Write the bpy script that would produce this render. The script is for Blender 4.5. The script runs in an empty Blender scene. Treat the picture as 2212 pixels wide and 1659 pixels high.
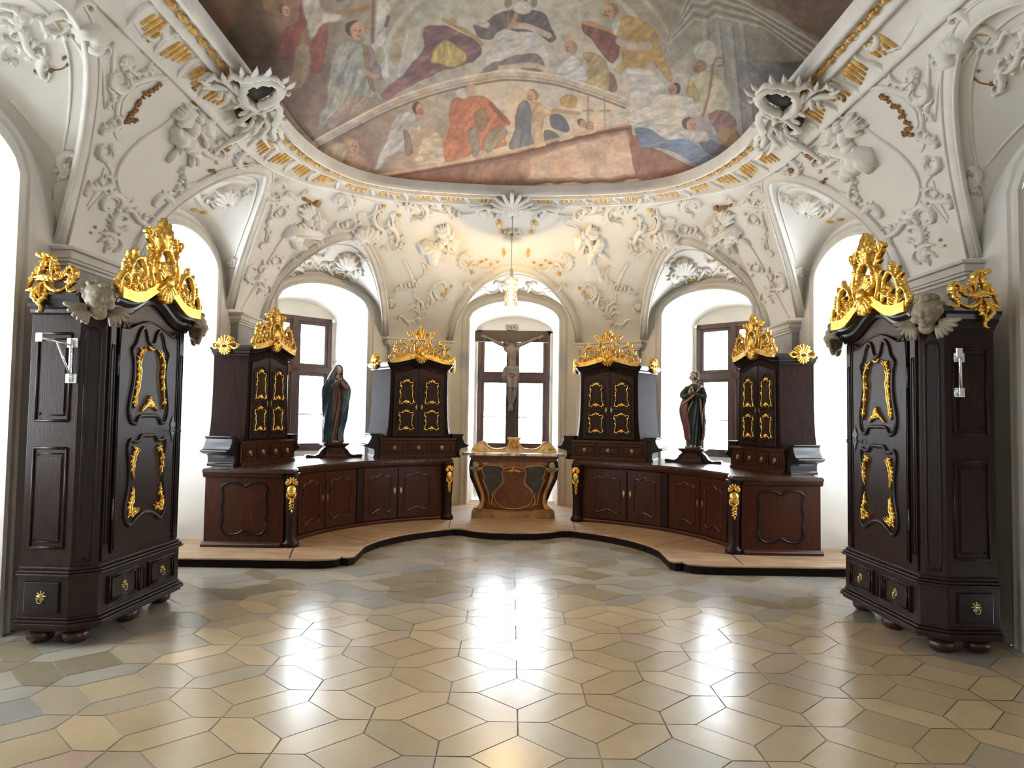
import bpy, math, random
from math import pi, sin, cos, sqrt, radians, atan2
from mathutils import Vector, Matrix
from mathutils.bvhtree import BVHTree
rnd = random.Random(7)
S = bpy.context.scene
COL = S.collection
V = Vector

# ---------------------------------------------------------------- camera
F = 1530.0
PITCH, ROLL = math.atan((900 - 829.5) / F), 0.0152
CAM = V((-0.03, 0, 1.7))
fw = V((0, cos(PITCH), sin(PITCH))); rt0 = V((1, 0, 0)); up0 = rt0.cross(fw)
RT = rt0 * cos(ROLL) + up0 * sin(ROLL); UP = up0 * cos(ROLL) - rt0 * sin(ROLL)
cam = bpy.data.cameras.new('camera'); camo = bpy.data.objects.new('camera', cam); COL.objects.link(camo)
camo.matrix_world = Matrix(((RT.x, UP.x, -fw.x, CAM.x), (RT.y, UP.y, -fw.y, CAM.y), (RT.z, UP.z, -fw.z, CAM.z), (0, 0, 0, 1)))
cam.sensor_fit = 'HORIZONTAL'; cam.sensor_width = 36; cam.lens = F / 2212 * 36
cam.clip_start = 0.05; cam.clip_end = 200
S.camera = camo
def ray(px, py):
    return (RT * (px - 1106) / F + UP * (829.5 - py) / F + fw).normalized()
def at_z(px, py, Z):
    d = ray(px, py); return CAM + d * ((Z - CAM.z) / d.z)
def at_y(px, py, Y):
    d = ray(px, py); return CAM + d * ((Y - CAM.y) / d.y)

# ---------------------------------------------------------------- view, world, daylight
S.view_settings.view_transform = 'Standard'; S.view_settings.look = 'None'
S.view_settings.gamma = 1.0; S.view_settings.use_curve_mapping = False
S.view_settings.exposure = 2.02
W = bpy.data.worlds.new('world'); S.world = W; W.use_nodes = True
bg = W.node_tree.nodes['Background']; bg.inputs[0].default_value = (0.88, 0.945, 1.0, 1); bg.inputs[1].default_value = 8.6

def portal(name, loc, ang, w, h):
    """world-light portal filling one window opening, shining along (sin ang, -cos ang)"""
    l = bpy.data.lights.new(name, 'AREA'); l.shape = 'RECTANGLE'; l.size = w; l.size_y = h
    l.cycles.is_portal = True
    o = bpy.data.objects.new(name, l); COL.objects.link(o); o.location = loc
    # -Z of the light must point into the room
    d = V((sin(ang), -cos(ang), 0)); o.rotation_euler = d.to_track_quat('-Z', 'Y').to_euler()
    return o

# ---------------------------------------------------------------- materials
def mat(name, col, rough=0.5, metal=0.0, col2=None, scale=8, bump=0.0, bscale=30, detail=4, stretch=None, coat=0.0, spec=0.5, attr=None, mixlo=0.35, mixhi=0.65, coords='Object', bdist=0.01):
    m = bpy.data.materials.new(name); m.use_nodes = True
    nt = m.node_tree; N = nt.nodes; L = nt.links; b = N['Principled BSDF']
    b.inputs['Roughness'].default_value = rough; b.inputs['Metallic'].default_value = metal
    b.inputs['Specular IOR Level'].default_value = spec
    if coat: b.inputs['Coat Weight'].default_value = coat; b.inputs['Coat Roughness'].default_value = 0.25
    tc = N.new('ShaderNodeTexCoord'); mp = N.new('ShaderNodeMapping'); L.new(tc.outputs[coords], mp.inputs[0])
    if stretch: mp.inputs['Scale'].default_value = stretch
    src = None
    if attr:
        a = N.new('ShaderNodeAttribute'); a.attribute_name = attr; src = a.outputs['Color']
    if col2 or attr:
        n = N.new('ShaderNodeTexNoise'); n.inputs['Scale'].default_value = scale; n.inputs['Detail'].default_value = detail
        n.inputs['Roughness'].default_value = 0.6
        L.new(mp.outputs[0], n.inputs['Vector'])
        r = N.new('ShaderNodeMapRange'); r.inputs[1].default_value = mixlo; r.inputs[2].default_value = mixhi
        L.new(n.outputs['Fac'], r.inputs[0])
        x = N.new('ShaderNodeMix'); x.data_type = 'RGBA'
        L.new(r.outputs[0], x.inputs[0])
        if attr:
            x.blend_type = 'MULTIPLY'; L.new(src, x.inputs[6]); x.inputs[7].default_value = (*col2, 1) if col2 else (0.8, 0.8, 0.8, 1)
        else:
            x.inputs[6].default_value = (*col, 1); x.inputs[7].default_value = (*col2, 1)
        L.new(x.outputs[2], b.inputs['Base Color'])
    else:
        b.inputs['Base Color'].default_value = (*col, 1)
    if bump:
        n2 = N.new('ShaderNodeTexNoise'); n2.inputs['Scale'].default_value = bscale; n2.inputs['Detail'].default_value = 3
        L.new(mp.outputs[0], n2.inputs['Vector'])
        bn = N.new('ShaderNodeBump'); bn.inputs['Strength'].default_value = bump; bn.inputs['Distance'].default_value = bdist
        L.new(n2.outputs['Fac'], bn.inputs['Height']); L.new(bn.outputs[0], b.inputs['Normal'])
    return m
M = {}
M['plaster'] = mat('plaster', (0.70, 0.67, 0.615), 0.85, col2=(0.63, 0.595, 0.54), scale=1.3, bump=0.25, bscale=6, mixlo=0.3, mixhi=0.8)
M['stucco'] = mat('stucco', (0.70, 0.67, 0.615), 0.8, col2=(0.54, 0.50, 0.44), scale=3, bump=0.3, bscale=25, mixlo=0.35, mixhi=0.85)
M['trim'] = mat('painted_trim', (0.60, 0.57, 0.52), 0.7, col2=(0.52, 0.485, 0.43), scale=2)
M['greytrim'] = mat('grey_painted_frieze', (0.36, 0.345, 0.33), 0.7, col2=(0.26, 0.245, 0.235), scale=4)
M['wood'] = mat('dark_walnut', (0.027, 0.0095, 0.0055), 0.36, col2=(0.010, 0.004, 0.003), scale=5, stretch=(9, 9, 1.2), bump=0.15, bscale=18, coat=0.05, spec=0.22, mixlo=0.3, mixhi=0.7)
M['wood_side'] = mat('matt_aged_walnut', (0.022, 0.009, 0.006), 0.62, col2=(0.009, 0.004, 0.003), scale=5, stretch=(9, 9, 1.2), bump=0.1, bscale=18, spec=0.07, mixlo=0.3, mixhi=0.7)
M['wood_gloss'] = mat('polished_red_moulding', (0.050, 0.014, 0.006), 0.22, col2=(0.025, 0.008, 0.004), scale=6, coat=0.4)
M['wood_black'] = mat('blackened_wood', (0.011, 0.0055, 0.0048), 0.28, col2=(0.006, 0.0035, 0.0035), scale=5, stretch=(6, 6, 1.5), coat=0.05, spec=0.3)
M['wood_red'] = mat('red_brown_oak', (0.066, 0.0165, 0.0062), 0.33, col2=(0.026, 0.0072, 0.0036), scale=5, stretch=(8, 8, 1.0), bump=0.12, bscale=16, coat=0.05, spec=0.25, mixlo=0.3, mixhi=0.72)
M['worktop'] = mat('polished_worktop', (0.060, 0.024, 0.013), 0.2, col2=(0.030, 0.013, 0.009), scale=4, stretch=(1, 6, 6), coat=0.5)
M['foot'] = mat('turned_foot_wood', (0.05, 0.013, 0.008), 0.3, col2=(0.025, 0.008, 0.006), scale=9)
M['gold'] = mat('gilding', (0.98, 0.66, 0.17), 0.27, 1.0, col2=(0.62, 0.32, 0.05), scale=16, bump=0.5, bscale=55, mixlo=0.4, mixhi=0.8)
M['gold_dull'] = mat('old_gilding', (0.82, 0.54, 0.15), 0.34, 0.9, col2=(0.46, 0.25, 0.055), scale=14, bump=0.4, bscale=40)
M['ochre'] = mat('gilded_stucco', (0.68, 0.42, 0.12), 0.5, 0.35, col2=(0.44, 0.24, 0.06), scale=18, bump=0.3, bscale=40)
M['ochre_brown'] = mat('tarnished_gilded_flowers', (0.36, 0.18, 0.05), 0.55, 0.3, col2=(0.20, 0.09, 0.025), scale=20, bump=0.3, bscale=40)
M['carved'] = mat('pale_carved_wood', (0.36, 0.31, 0.22), 0.55, col2=(0.20, 0.155, 0.10), scale=9, bump=0.3, bscale=40)
M['silver'] = mat('silvered_metal', (0.75, 0.77, 0.78), 0.25, 1.0, bump=0.5, bscale=60)
M['iron'] = mat('dark_iron', (0.12, 0.12, 0.12), 0.4, 0.9)
M['brass'] = mat('brass', (0.66, 0.50, 0.24), 0.3, 1.0)
M['frame'] = mat('window_frame_wood', (0.085, 0.042, 0.036), 0.4, col2=(0.045, 0.023, 0.020), scale=6, stretch=(8, 8, 1))
M['boards'] = mat('worn_floorboards', (0.44, 0.29, 0.165), 0.45, col2=(0.25, 0.155, 0.09), scale=3, stretch=(1, 5, 5), bump=0.2, bscale=15)
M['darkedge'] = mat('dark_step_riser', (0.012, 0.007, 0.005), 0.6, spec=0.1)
M['tile'] = mat('stone_tiles', (0.5, 0.4, 0.3), 0.24, attr='tint', col2=(0.86, 0.84, 0.80), scale=2.2, bump=0.10, bscale=5, spec=0.7, mixlo=0.35, mixhi=0.75)
M['grout'] = mat('grout', (0.16, 0.13, 0.10), 0.7, col2=(0.40, 0.38, 0.34), scale=0.8)
M['fresco'] = mat('fresco_paint', (0.5, 0.4, 0.3), 0.8, attr='paint', col2=(0.80, 0.77, 0.74), scale=7, detail=8)
M['corpus'] = mat('grey_painted_wood', (0.20, 0.185, 0.195), 0.55, col2=(0.14, 0.128, 0.135), scale=10)
M['cross'] = mat('black_cross_wood', (0.035, 0.028, 0.034), 0.5)
M['marble'] = mat('red_brown_faux_marble', (0.34, 0.135, 0.045), 0.3, col2=(0.15, 0.055, 0.025), scale=6, detail=8, coat=0.3)
M['marble_dark'] = mat('green_black_faux_marble', (0.035, 0.040, 0.035), 0.3, col2=(0.10, 0.085, 0.065), scale=10, detail=8, coat=0.3, mixlo=0.5, mixhi=0.75)
M['marble_red'] = mat('deep_red_faux_marble', (0.20, 0.06, 0.022), 0.3, col2=(0.10, 0.03, 0.015), scale=8, detail=8, coat=0.3)
M['marble_ochre'] = mat('ochre_faux_marble', (0.48, 0.27, 0.10), 0.35, col2=(0.28, 0.13, 0.05), scale=7, detail=8)
M['mensa'] = mat('cream_grey_faux_marble', (0.66, 0.56, 0.42), 0.25, col2=(0.20, 0.17, 0.16), scale=7, detail=5, mixlo=0.45, mixhi=0.58)
M['cream'] = mat('cream_paint', (0.72, 0.58, 0.36), 0.5, col2=(0.55, 0.40, 0.22), scale=8)
M['skin'] = mat('painted_flesh', (0.52, 0.40, 0.35), 0.5, col2=(0.42, 0.30, 0.26), scale=9)
M['skin_pale'] = mat('pale_painted_flesh', (0.60, 0.50, 0.43), 0.5)
M['blue'] = mat('blue_green_paint', (0.032, 0.085, 0.115), 0.42, col2=(0.016, 0.042, 0.065), scale=7)
M['green'] = mat('dark_green_paint', (0.035, 0.075, 0.07), 0.42, col2=(0.018, 0.035, 0.035), scale=7)
M['red'] = mat('dull_red_paint', (0.22, 0.09, 0.075), 0.45, col2=(0.13, 0.05, 0.045), scale=7)
M['rose'] = mat('brown_rose_paint', (0.20, 0.12, 0.11), 0.45, col2=(0.12, 0.07, 0.065), scale=7)
M['veil'] = mat('grey_veil_paint', (0.20, 0.20, 0.19), 0.5, col2=(0.12, 0.12, 0.12), scale=7)
M['tan'] = mat('tan_lining_paint', (0.42, 0.30, 0.19), 0.45, col2=(0.28, 0.18, 0.11), scale=7)
M['hair'] = mat('brown_painted_hair', (0.10, 0.065, 0.045), 0.5)
M['stone'] = mat('grey_brown_base_paint', (0.17, 0.145, 0.12), 0.6)
M['paper'] = mat('grey_scroll_paint', (0.40, 0.40, 0.38), 0.6)
M['ink'] = mat('dark_lettering', (0.03, 0.03, 0.035), 0.6)
M['white_plastic'] = mat('white_metal', (0.75, 0.73, 0.70), 0.4)

def glass_mat(name, tint, gloss, lead):
    m = bpy.data.materials.new(name); m.use_nodes = True; nt = m.node_tree; N = nt.nodes; L = nt.links
    for n in list(N): N.remove(n)
    out = N.new('ShaderNodeOutputMaterial'); tr = N.new('ShaderNodeBsdfTransparent'); tr.inputs[0].default_value = (*tint, 1)
    gl = N.new('ShaderNodeBsdfGlossy'); gl.inputs['Roughness'].default_value = 0.08
    mx = N.new('ShaderNodeMixShader'); mx.inputs[0].default_value = gloss
    L.new(tr.outputs[0], mx.inputs[1]); L.new(gl.outputs[0], mx.inputs[2]); last = mx
    if lead:   # lead cames around bottle-glass roundels
        tc = N.new('ShaderNodeTexCoord'); mp = N.new('ShaderNodeMapping'); L.new(tc.outputs['UV'], mp.inputs[0])
        fr = N.new('ShaderNodeVectorMath'); fr.operation = 'FRACTION'; L.new(mp.outputs[0], fr.inputs[0])
        sb = N.new('ShaderNodeVectorMath'); sb.operation = 'SUBTRACT'; L.new(fr.outputs[0], sb.inputs[0]); sb.inputs[1].default_value = (0.5, 0.5, 0)
        ln = N.new('ShaderNodeVectorMath'); ln.operation = 'LENGTH'; L.new(sb.outputs[0], ln.inputs[0])
        a = N.new('ShaderNodeMath'); a.operation = 'SUBTRACT'; L.new(ln.outputs['Value'], a.inputs[0]); a.inputs[1].default_value = 0.46
        b = N.new('ShaderNodeMath'); b.operation = 'ABSOLUTE'; L.new(a.outputs[0], b.inputs[0])
        c = N.new('ShaderNodeMath'); c.operation = 'LESS_THAN'; L.new(b.outputs[0], c.inputs[0]); c.inputs[1].default_value = 0.022
        df = N.new('ShaderNodeBsdfDiffuse'); df.inputs[0].default_value = (0.35, 0.36, 0.38, 1)
        m2 = N.new('ShaderNodeMixShader'); L.new(c.outputs[0], m2.inputs[0]); L.new(mx.outputs[0], m2.inputs[1]); L.new(df.outputs[0], m2.inputs[2]); last = m2
    L.new(last.outputs[0], out.inputs[0]); return m
M['pane'] = glass_mat('leaded_pane', (0.93, 0.96, 0.98), 0.05, True)
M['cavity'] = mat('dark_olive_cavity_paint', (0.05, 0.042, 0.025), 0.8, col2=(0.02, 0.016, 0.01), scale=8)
M['clear'] = glass_mat('lamp_glass', (0.93, 0.90, 0.84), 0.22, False)
mb_ = bpy.data.materials.new('glowing_bulb'); mb_.use_nodes = True
e_ = mb_.node_tree.nodes['Principled BSDF']; e_.inputs['Emission Color'].default_value = (1, 0.83, 0.5, 1); e_.inputs['Emission Strength'].default_value = 14
M['bulb'] = mb_

# ---------------------------------------------------------------- mesh helpers
def crom(P, n=6, closed=False):
    P = [V(p) for p in P]
    if len(P) < 3 and not closed:
        return [P[0].lerp(P[1], i / n) for i in range(n + 1)]
    out = []; m = len(P)
    for i in range(m if closed else m - 1):
        if closed: a, b, c, d = P[(i - 1) % m], P[i], P[(i + 1) % m], P[(i + 2) % m]
        else: a, b, c, d = P[max(i - 1, 0)], P[i], P[i + 1], P[min(i + 2, m - 1)]
        for k in range(n):
            t = k / n
            out.append(0.5 * ((2 * b) + (c - a) * t + (2 * a - 5 * b + 4 * c - d) * t * t + (3 * b - a - 3 * c + d) * t ** 3))
    if not closed: out.append(P[-1])
    return out
ID = lambda x, y, z: V((x, y, z))
FRONT = lambda u, v, w=0: V((u, -w, v))          # plane facing local -y
class MB:
    def __init__(s): s.v = []; s.f = []; s.sm = []
    def add(s, vs, fs, smooth=False):
        o = len(s.v); s.v += [tuple(p) for p in vs]
        for f in fs: s.f.append(tuple(i + o for i in f)); s.sm.append(smooth)
    def box(s, x0, x1, y0, y1, z0, z1, T=None):
        vs = [(x, y, z) for z in (z0, z1) for y in (y0, y1) for x in (x0, x1)]
        if T: vs = [T(*p) for p in vs]
        s.add(vs, [(0, 2, 3, 1), (4, 5, 7, 6), (0, 1, 5, 4), (1, 3, 7, 5), (3, 2, 6, 7), (2, 0, 4, 6)])
        return s
    def prism(s, poly, w0, w1, T):
        n = len(poly)
        s.add([T(u, v, w0) for u, v in poly] + [T(u, v, w1) for u, v in poly],
              [tuple(range(n))[::-1], tuple(range(n, 2 * n))] + [(i, (i + 1) % n, n + (i + 1) % n, n + i) for i in range(n)])
        return s
    def slab(s, poly, z0, z1):
        return s.prism(poly, z0, z1, lambda u, v, w: V((u, v, w)))
    def rings(s, R, cap=True, closed=False, smooth=True):
        n = len(R[0]); m = len(R); vs = [p for r in R for p in r]; fs = []
        for i in range(m if closed else m - 1):
            a = i * n; b = ((i + 1) % m) * n
            for k in range(n): fs.append((a + k, a + (k + 1) % n, b + (k + 1) % n, b + k))
        if cap and not closed: fs += [tuple(range(n))[::-1], tuple(range((m - 1) * n, m * n))]
        s.add(vs, fs, smooth); return s
    def lathe(s, prof, c=(0, 0, 0), seg=20, T=None, smooth=True):
        R = [[V((c[0] + r * cos(2 * pi * k / seg), c[1] + r * sin(2 * pi * k / seg), c[2] + z)) for k in range(seg)] for r, z in prof]
        if T: R = [[T(*p) for p in r] for r in R]
        return s.rings(R, smooth=smooth)
    def tube(s, P, r, seg=8, closed=False, sq=1.0):
        """round tube through points P with radius r (number, list, or function of 0..1)"""
        P = [V(p) for p in P]; m = len(P); R = []; u = None
        for i, p in enumerate(P):
            t = (P[(i + 1) % m] - P[i - 1]) if closed else (P[min(i + 1, m - 1)] - P[max(i - 1, 0)])
            if t.length < 1e-9: t = V((0, 0, 1))
            t.normalize()
            if u is None: u = t.orthogonal().normalized()
            u = (u - t * u.dot(t))
            u = u.normalized() if u.length > 1e-6 else t.orthogonal().normalized()
            w = t.cross(u); q = i / max(m - 1, 1)
            rr = r(q) if callable(r) else (r[i] if isinstance(r, (list, tuple)) else r)
            R.append([p + (u * cos(2 * pi * k / seg) + w * sin(2 * pi * k / seg) * sq) * rr for k in range(seg)])
        return s.rings(R, closed=closed)
    def stroke(s, P, Nn, w, h, seg=8, closed=False, serr=0.0, ns=0, taper=(0.25, 0.15), bulge=1.0):
        """relief ribbon: domed section of half width w and height h above the surface with normal(s) Nn"""
        m = len(P); R = []
        for i, p in enumerate(P):
            n = Nn[i] if isinstance(Nn, list) else Nn
            t = (P[(i + 1) % m] - P[i - 1]) if closed else (P[min(i + 1, m - 1)] - P[max(i - 1, 0)])
            if t.length < 1e-9: t = n.orthogonal()
            t = t.normalized(); sd = t.cross(n)
            sd = sd.normalized() if sd.length > 1e-6 else t.orthogonal()
            q = i / max(m - 1, 1)
            a = 1.0 if closed else (taper[0] + (1 - taper[0]) * min(1, q / 0.3)) * (taper[1] + (1 - taper[1]) * min(1, (1 - q) / 0.5))
            hh = h * (0.45 + 0.55 * a)
            ww = w * a * (1 + serr * sin(2 * pi * ns * q)) ; hh *= (1 + 0.35 * serr * sin(2 * pi * ns * q))
            R.append([p + sd * ww * cos(2 * pi * k / seg) + n * hh * (sin(2 * pi * k / seg)) * bulge for k in range(seg)])
        return s.rings(R, closed=closed)
    def ell(s, c, r, seg=12, rg=8, T=None, rot=None):
        R = []
        for j in range(rg + 1):
            a = pi * (j / rg) ; a = min(max(a, 0.03), pi - 0.03); ring = []
            for k in range(seg):
                p = V((r[0] * sin(a) * cos(2 * pi * k / seg), r[1] * sin(a) * sin(2 * pi * k / seg), -r[2] * cos(a)))
                if rot: p = rot @ p
                p = p + V(c); ring.append(T(*p) if T else p)
            R.append(ring)
        return s.rings(R)
    def sweep(s, P, prof, outs, closed=False, smooth=False):
        """sweep a profile [(out, up)...] along P; outs = outward unit vectors; up = world z"""
        R = [[p + o * a + V((0, 0, b)) for a, b in prof] for p, o in zip(P, outs)]
        n = len(prof); m = len(P); vs = [q for r in R for q in r]; fs = []
        for i in range(m if closed else m - 1):
            a = i * n; b = ((i + 1) % m) * n
            for k in range(n): fs.append((a + k, a + (k + 1) % n, b + (k + 1) % n, b + k))
        if not closed: fs += [tuple(range(n))[::-1], tuple(range((m - 1) * n, m * n))]
        s.add(vs, fs, smooth); return s
    def build(s, name, m, parent=None, bevel=0.0, kind=None, fixn=True, **props):
        me = bpy.data.meshes.new(name); me.from_pydata(s.v, [], s.f); me.validate()
        me.polygons.foreach_set('use_smooth', s.sm[:len(me.polygons)] if len(me.polygons) == len(s.sm) else [False] * len(me.polygons))
        if fixn:
            import bmesh
            b = bmesh.new(); b.from_mesh(me); bmesh.ops.recalc_face_normals(b, faces=b.faces); b.to_mesh(me); b.free()
        me.materials.append(M[m] if isinstance(m, str) else m)
        o = bpy.data.objects.new(name, me); COL.objects.link(o)
        if parent: o.parent = parent
        if bevel:
            bv = o.modifiers.new('bevel', 'BEVEL'); bv.width = bevel; bv.segments = 2; bv.limit_method = 'ANGLE'; bv.angle_limit = radians(40)
        if kind: o['kind'] = kind
        for k, q in props.items(): o[k] = q
        return o
def tag(o, label, cat, group=None):
    o['label'] = label; o['category'] = cat
    if group: o['group'] = group
    return o
def thing(name, label, cat, loc, rz=0, group=None):
    o = bpy.data.objects.new(name, None); COL.objects.link(o); o.empty_display_size = 0.2
    o.location = loc; o.rotation_euler = (0, 0, rz); return tag(o, label, cat, group)
def copy_tree(o, parent=None):
    c = o.copy(); COL.objects.link(c)
    if parent: c.parent = parent; c.matrix_parent_inverse = o.matrix_parent_inverse
    for ch in list(o.children): copy_tree(ch, c)
    return c
def pl(T, pts, n=6, closed=False):
    """2-d points -> smooth 3-d path in plane T"""
    return [T(p[0], p[1], 0) for p in crom([(a, b, 0) for a, b in pts], n, closed)]
def nrm(T):
    return (T(0, 0, 1) - T(0, 0, 0)).normalized()
# ================================================================ ROOM
WX, YC = 3.85, 4.4
SPR, CEIL = 3.05, 4.70
# perimeter (counter-clockwise seen from above is not needed): back half, from right mid to left mid
half = [V((WX, YC, 0)), V((WX, 10.85, 0)), V((2.3, 12.4, 0)), V((1.15, 13.0, 0)), V((-1.15, 13.0, 0)), V((-2.3, 12.4, 0)), V((-WX, 10.85, 0)), V((-WX, YC, 0))]
front = [V((p.x, 2 * YC - p.y, 0)) for p in reversed(half)][1:-1]
PER = half + front                                    # closed loop
LEN = [0.0]
for i in range(len(PER)): LEN.append(LEN[-1] + (PER[(i + 1) % len(PER)] - PER[i]).length)
TOT = LEN[-1]
def wpt(s):
    s %= TOT
    for i in range(len(PER)):
        if s <= LEN[i + 1] + 1e-9:
            a, b = PER[i], PER[(i + 1) % len(PER)]; return a.lerp(b, (s - LEN[i]) / (LEN[i + 1] - LEN[i])), i
    return PER[0], 0
# fresco frame outline, right-back quarter, then mirrored
fq = [(2.46, YC), (2.46, 5.2), (2.46, 6.2), (2.46, 7.0), (2.44, 7.6), (2.34, 8.15), (2.12, 8.62), (1.82, 8.92), (1.35, 9.12), (0.8, 9.22), (0.3, 9.27), (0, 9.28)]
fh = fq + [(-x, y) for x, y in reversed(fq[:-1])]
fl = fh + [(x, 2 * YC - y) for x, y in reversed(fh[1:-1])]
FL = crom([(x, y, 0) for x, y in fl], 8, True)
FLEN = [0.0]
for i in range(len(FL)): FLEN.append(FLEN[-1] + (FL[(i + 1) % len(FL)] - FL[i]).length)
def fpt(q):
    s = (q % 1.0) * FLEN[-1]; lo, hi = 0, len(FL)
    while hi - lo > 1:
        m = (lo + hi) // 2
        if FLEN[m] <= s: lo = m
        else: hi = m
    return FL[lo].lerp(FL[(lo + 1) % len(FL)], (s - FLEN[lo]) / max(FLEN[lo + 1] - FLEN[lo], 1e-9))
# matching of wall position to frame position (anchor pairs)
def flen_of(x, y):
    best = min(range(len(FL)), key=lambda i: (FL[i].x - x) ** 2 + (FL[i].y - y) ** 2); return FLEN[best] / FLEN[-1]
anc_w = [0.0, 8.2 - YC, 9.9 - YC, LEN[1], (LEN[1] + LEN[2]) / 2, LEN[2], LEN[3], (LEN[3] + LEN[4]) / 2]
anc_f = [0.0, flen_of(2.42, 7.75), flen_of(2.22, 8.45), flen_of(2.1, 8.64), flen_of(1.75, 8.96), flen_of(1.25, 9.14), flen_of(0.6, 9.24), flen_of(0, 9.28)]
q4 = TOT / 4
def wf(s):
    s %= TOT; k = int(s // q4); r = s - k * q4
    if k % 2: r = q4 - r
    for i in range(len(anc_w) - 1):
        if r <= anc_w[i + 1] + 1e-9:
            t = (r - anc_w[i]) / (anc_w[i + 1] - anc_w[i]); v = anc_f[i] + t * (anc_f[i + 1] - anc_f[i]); break
    else: v = anc_f[-1]
    fr = (k * 0.25 + v) if k % 2 == 0 else ((k + 1) * 0.25 - v)
    return fr
PW = 1.4
def cove(d): return SPR + (CEIL - SPR) * (1 - (1 - d) ** PW) ** (1 / PW)
# lunettes: (centre s, half width, slope of crown towards the room, window?)
sC = (LEN[3] + LEN[4]) / 2
dR = LEN[1] + 0.72 * sqrt(2)
LUN = []
for base, mir in ((0, 1), (2 * q4, -1)):
    pass
def mirs(s): return (2 * q4 - s) % TOT               # left-right mirror: s -> 2*q4 - s (back half), centre at q4
LUN.append(dict(s=sC, w=1.2, sl=0.06, win=1, n='centre'))
for sd in (1, -1):
    f_ = (lambda s: s) if sd == 1 else mirs
    LUN.append(dict(s=f_(dR), w=1.2, sl=0.16, win=1, n='diag', side=sd))
    LUN.append(dict(s=f_(8.19 - YC), w=1.26, sl=0.42, win=1, n='side', side=sd))
    LUN.append(dict(s=f_(0.12), w=1.35, sl=0.42, win=(0 if sd == 1 else 1), n='mid', side=sd))
    LUN.append(dict(s=f_((0.61 - YC) % TOT), w=1.26, sl=0.42, win=1, n='rear', side=sd))
OW, OSP, OCR = 0.82, 3.50, 3.83                       # opening half width, spring, crown
def arch(u, w=OW, sp=OSP, cr=OCR): return sp + (cr - sp) * sqrt(max(0, 1 - (u / w) ** 2)) ** 1.15 if abs(u) < w else sp
def sdiff(s, c):
    d = (s - c) % TOT
    return d - TOT if d > TOT / 2 else d
def zb(s, dist):
    best = 0
    for L_ in LUN:
        u = sdiff(s, L_['s'])
        if abs(u) < L_['w']:
            best = SPR + 0.97 * sqrt(max(0, 1 - (u / L_['w']) ** 2)) ** 0.9 + L_['sl'] * dist
    return best
def vault(s, d):
    w, _ = wpt(s); f = fpt(wf(s)); p = w.lerp(f, d); dist = (f - w).length * d
    return V((p.x, p.y, max(cove(d), zb(s, dist))))
ss = set(round(TOT * i / 640, 5) for i in range(640))
for L_ in LUN:
    for e in (-L_['w'], L_['w'], -OW, OW, -OW + 1e-3, OW - 1e-3): ss.add(round((L_['s'] + e) % TOT, 5))
for l in LEN[:-1]: ss.add(round(l % TOT, 5))
SS = sorted(ss); ND = 56
DD = [1 - cos(pi / 2 * i / ND) for i in range(ND + 1)]
mb = MB(); vv = []
for s in SS: vv += [vault(s, d) for d in DD]
n = ND + 1; fs = []
for i in range(len(SS)):
    j = (i + 1) % len(SS)
    for k in range(ND): fs.append((i * n + k, j * n + k, j * n + k + 1, i * n + k + 1))
mb.add(vv, fs, True)
ceiling = mb.build('ceiling', 'plaster', kind='structure', fixn=False)
ceiling['label'] = 'white stuccoed vault above the whole room'
try: ceiling.data.set_sharp_from_angle(angle=radians(28))
except Exception: pass
BV = BVHTree.FromPolygons([V(p) for p in mb.v], mb.f)
def hit(px, py):
    """point of the vault seen in the sketch direction (px, py), and the surface normal there"""
    d = ray(px, py); loc, nn, idx, dist = BV.ray_cast(CAM, d)
    if loc is None:
        if d.z > .05:
            q = CAM + d * ((CEIL - .02 - CAM.z) / d.z)
            if abs(q.x) < 2.55 and q.y < 9.3: return q, V((0, 0, -1))
        return None
    if nn.dot(d) > 0: nn = -nn
    return loc, nn

# ---- walls with niche openings
def wall_piece(s0, s1, wins):
    mb = MB(); L = sorted(x for x in SS if s0 - 1e-4 <= x <= s1 + 1e-4)
    if s1 > TOT - 1e-4: L.append(TOT)
    for a, b in zip(L, L[1:]):
        mid = (a + b) / 2; lo = None; pa, pb = wpt(a + 1e-7)[0], wpt(b - 1e-7)[0]
        for w in wins:
            if abs(sdiff(mid, w['s'])) < OW: lo = w
        za = zbz = 0.0
        if lo: za, zbz = arch(sdiff(a, lo['s'])), arch(sdiff(b, lo['s']))
        ta, tb = max(SPR, zb(a, 0)) + 0.01, max(SPR, zb(b, 0)) + 0.01
        mb.add([(pa.x, pa.y, za), (pb.x, pb.y, zbz), (pb.x, pb.y, tb), (pa.x, pa.y, ta)], [(0, 1, 2, 3)])
    return mb
def frame_of(s):
    p, i = wpt(s); a, b = PER[i], PER[(i + 1) % len(PER)]; t = (b - a).normalized()
    o = V((t.y, -t.x, 0))                            # outward?
    if (p + o - V((0, YC, 0))).length < (p - V((0, YC, 0))).length: o = -o
    if abs(p.x) > 3.8: o = V((1 if p.x > 0 else -1, 0, 0))
    return p, t, o
ND_ = 0.95                                            # niche depth
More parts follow.
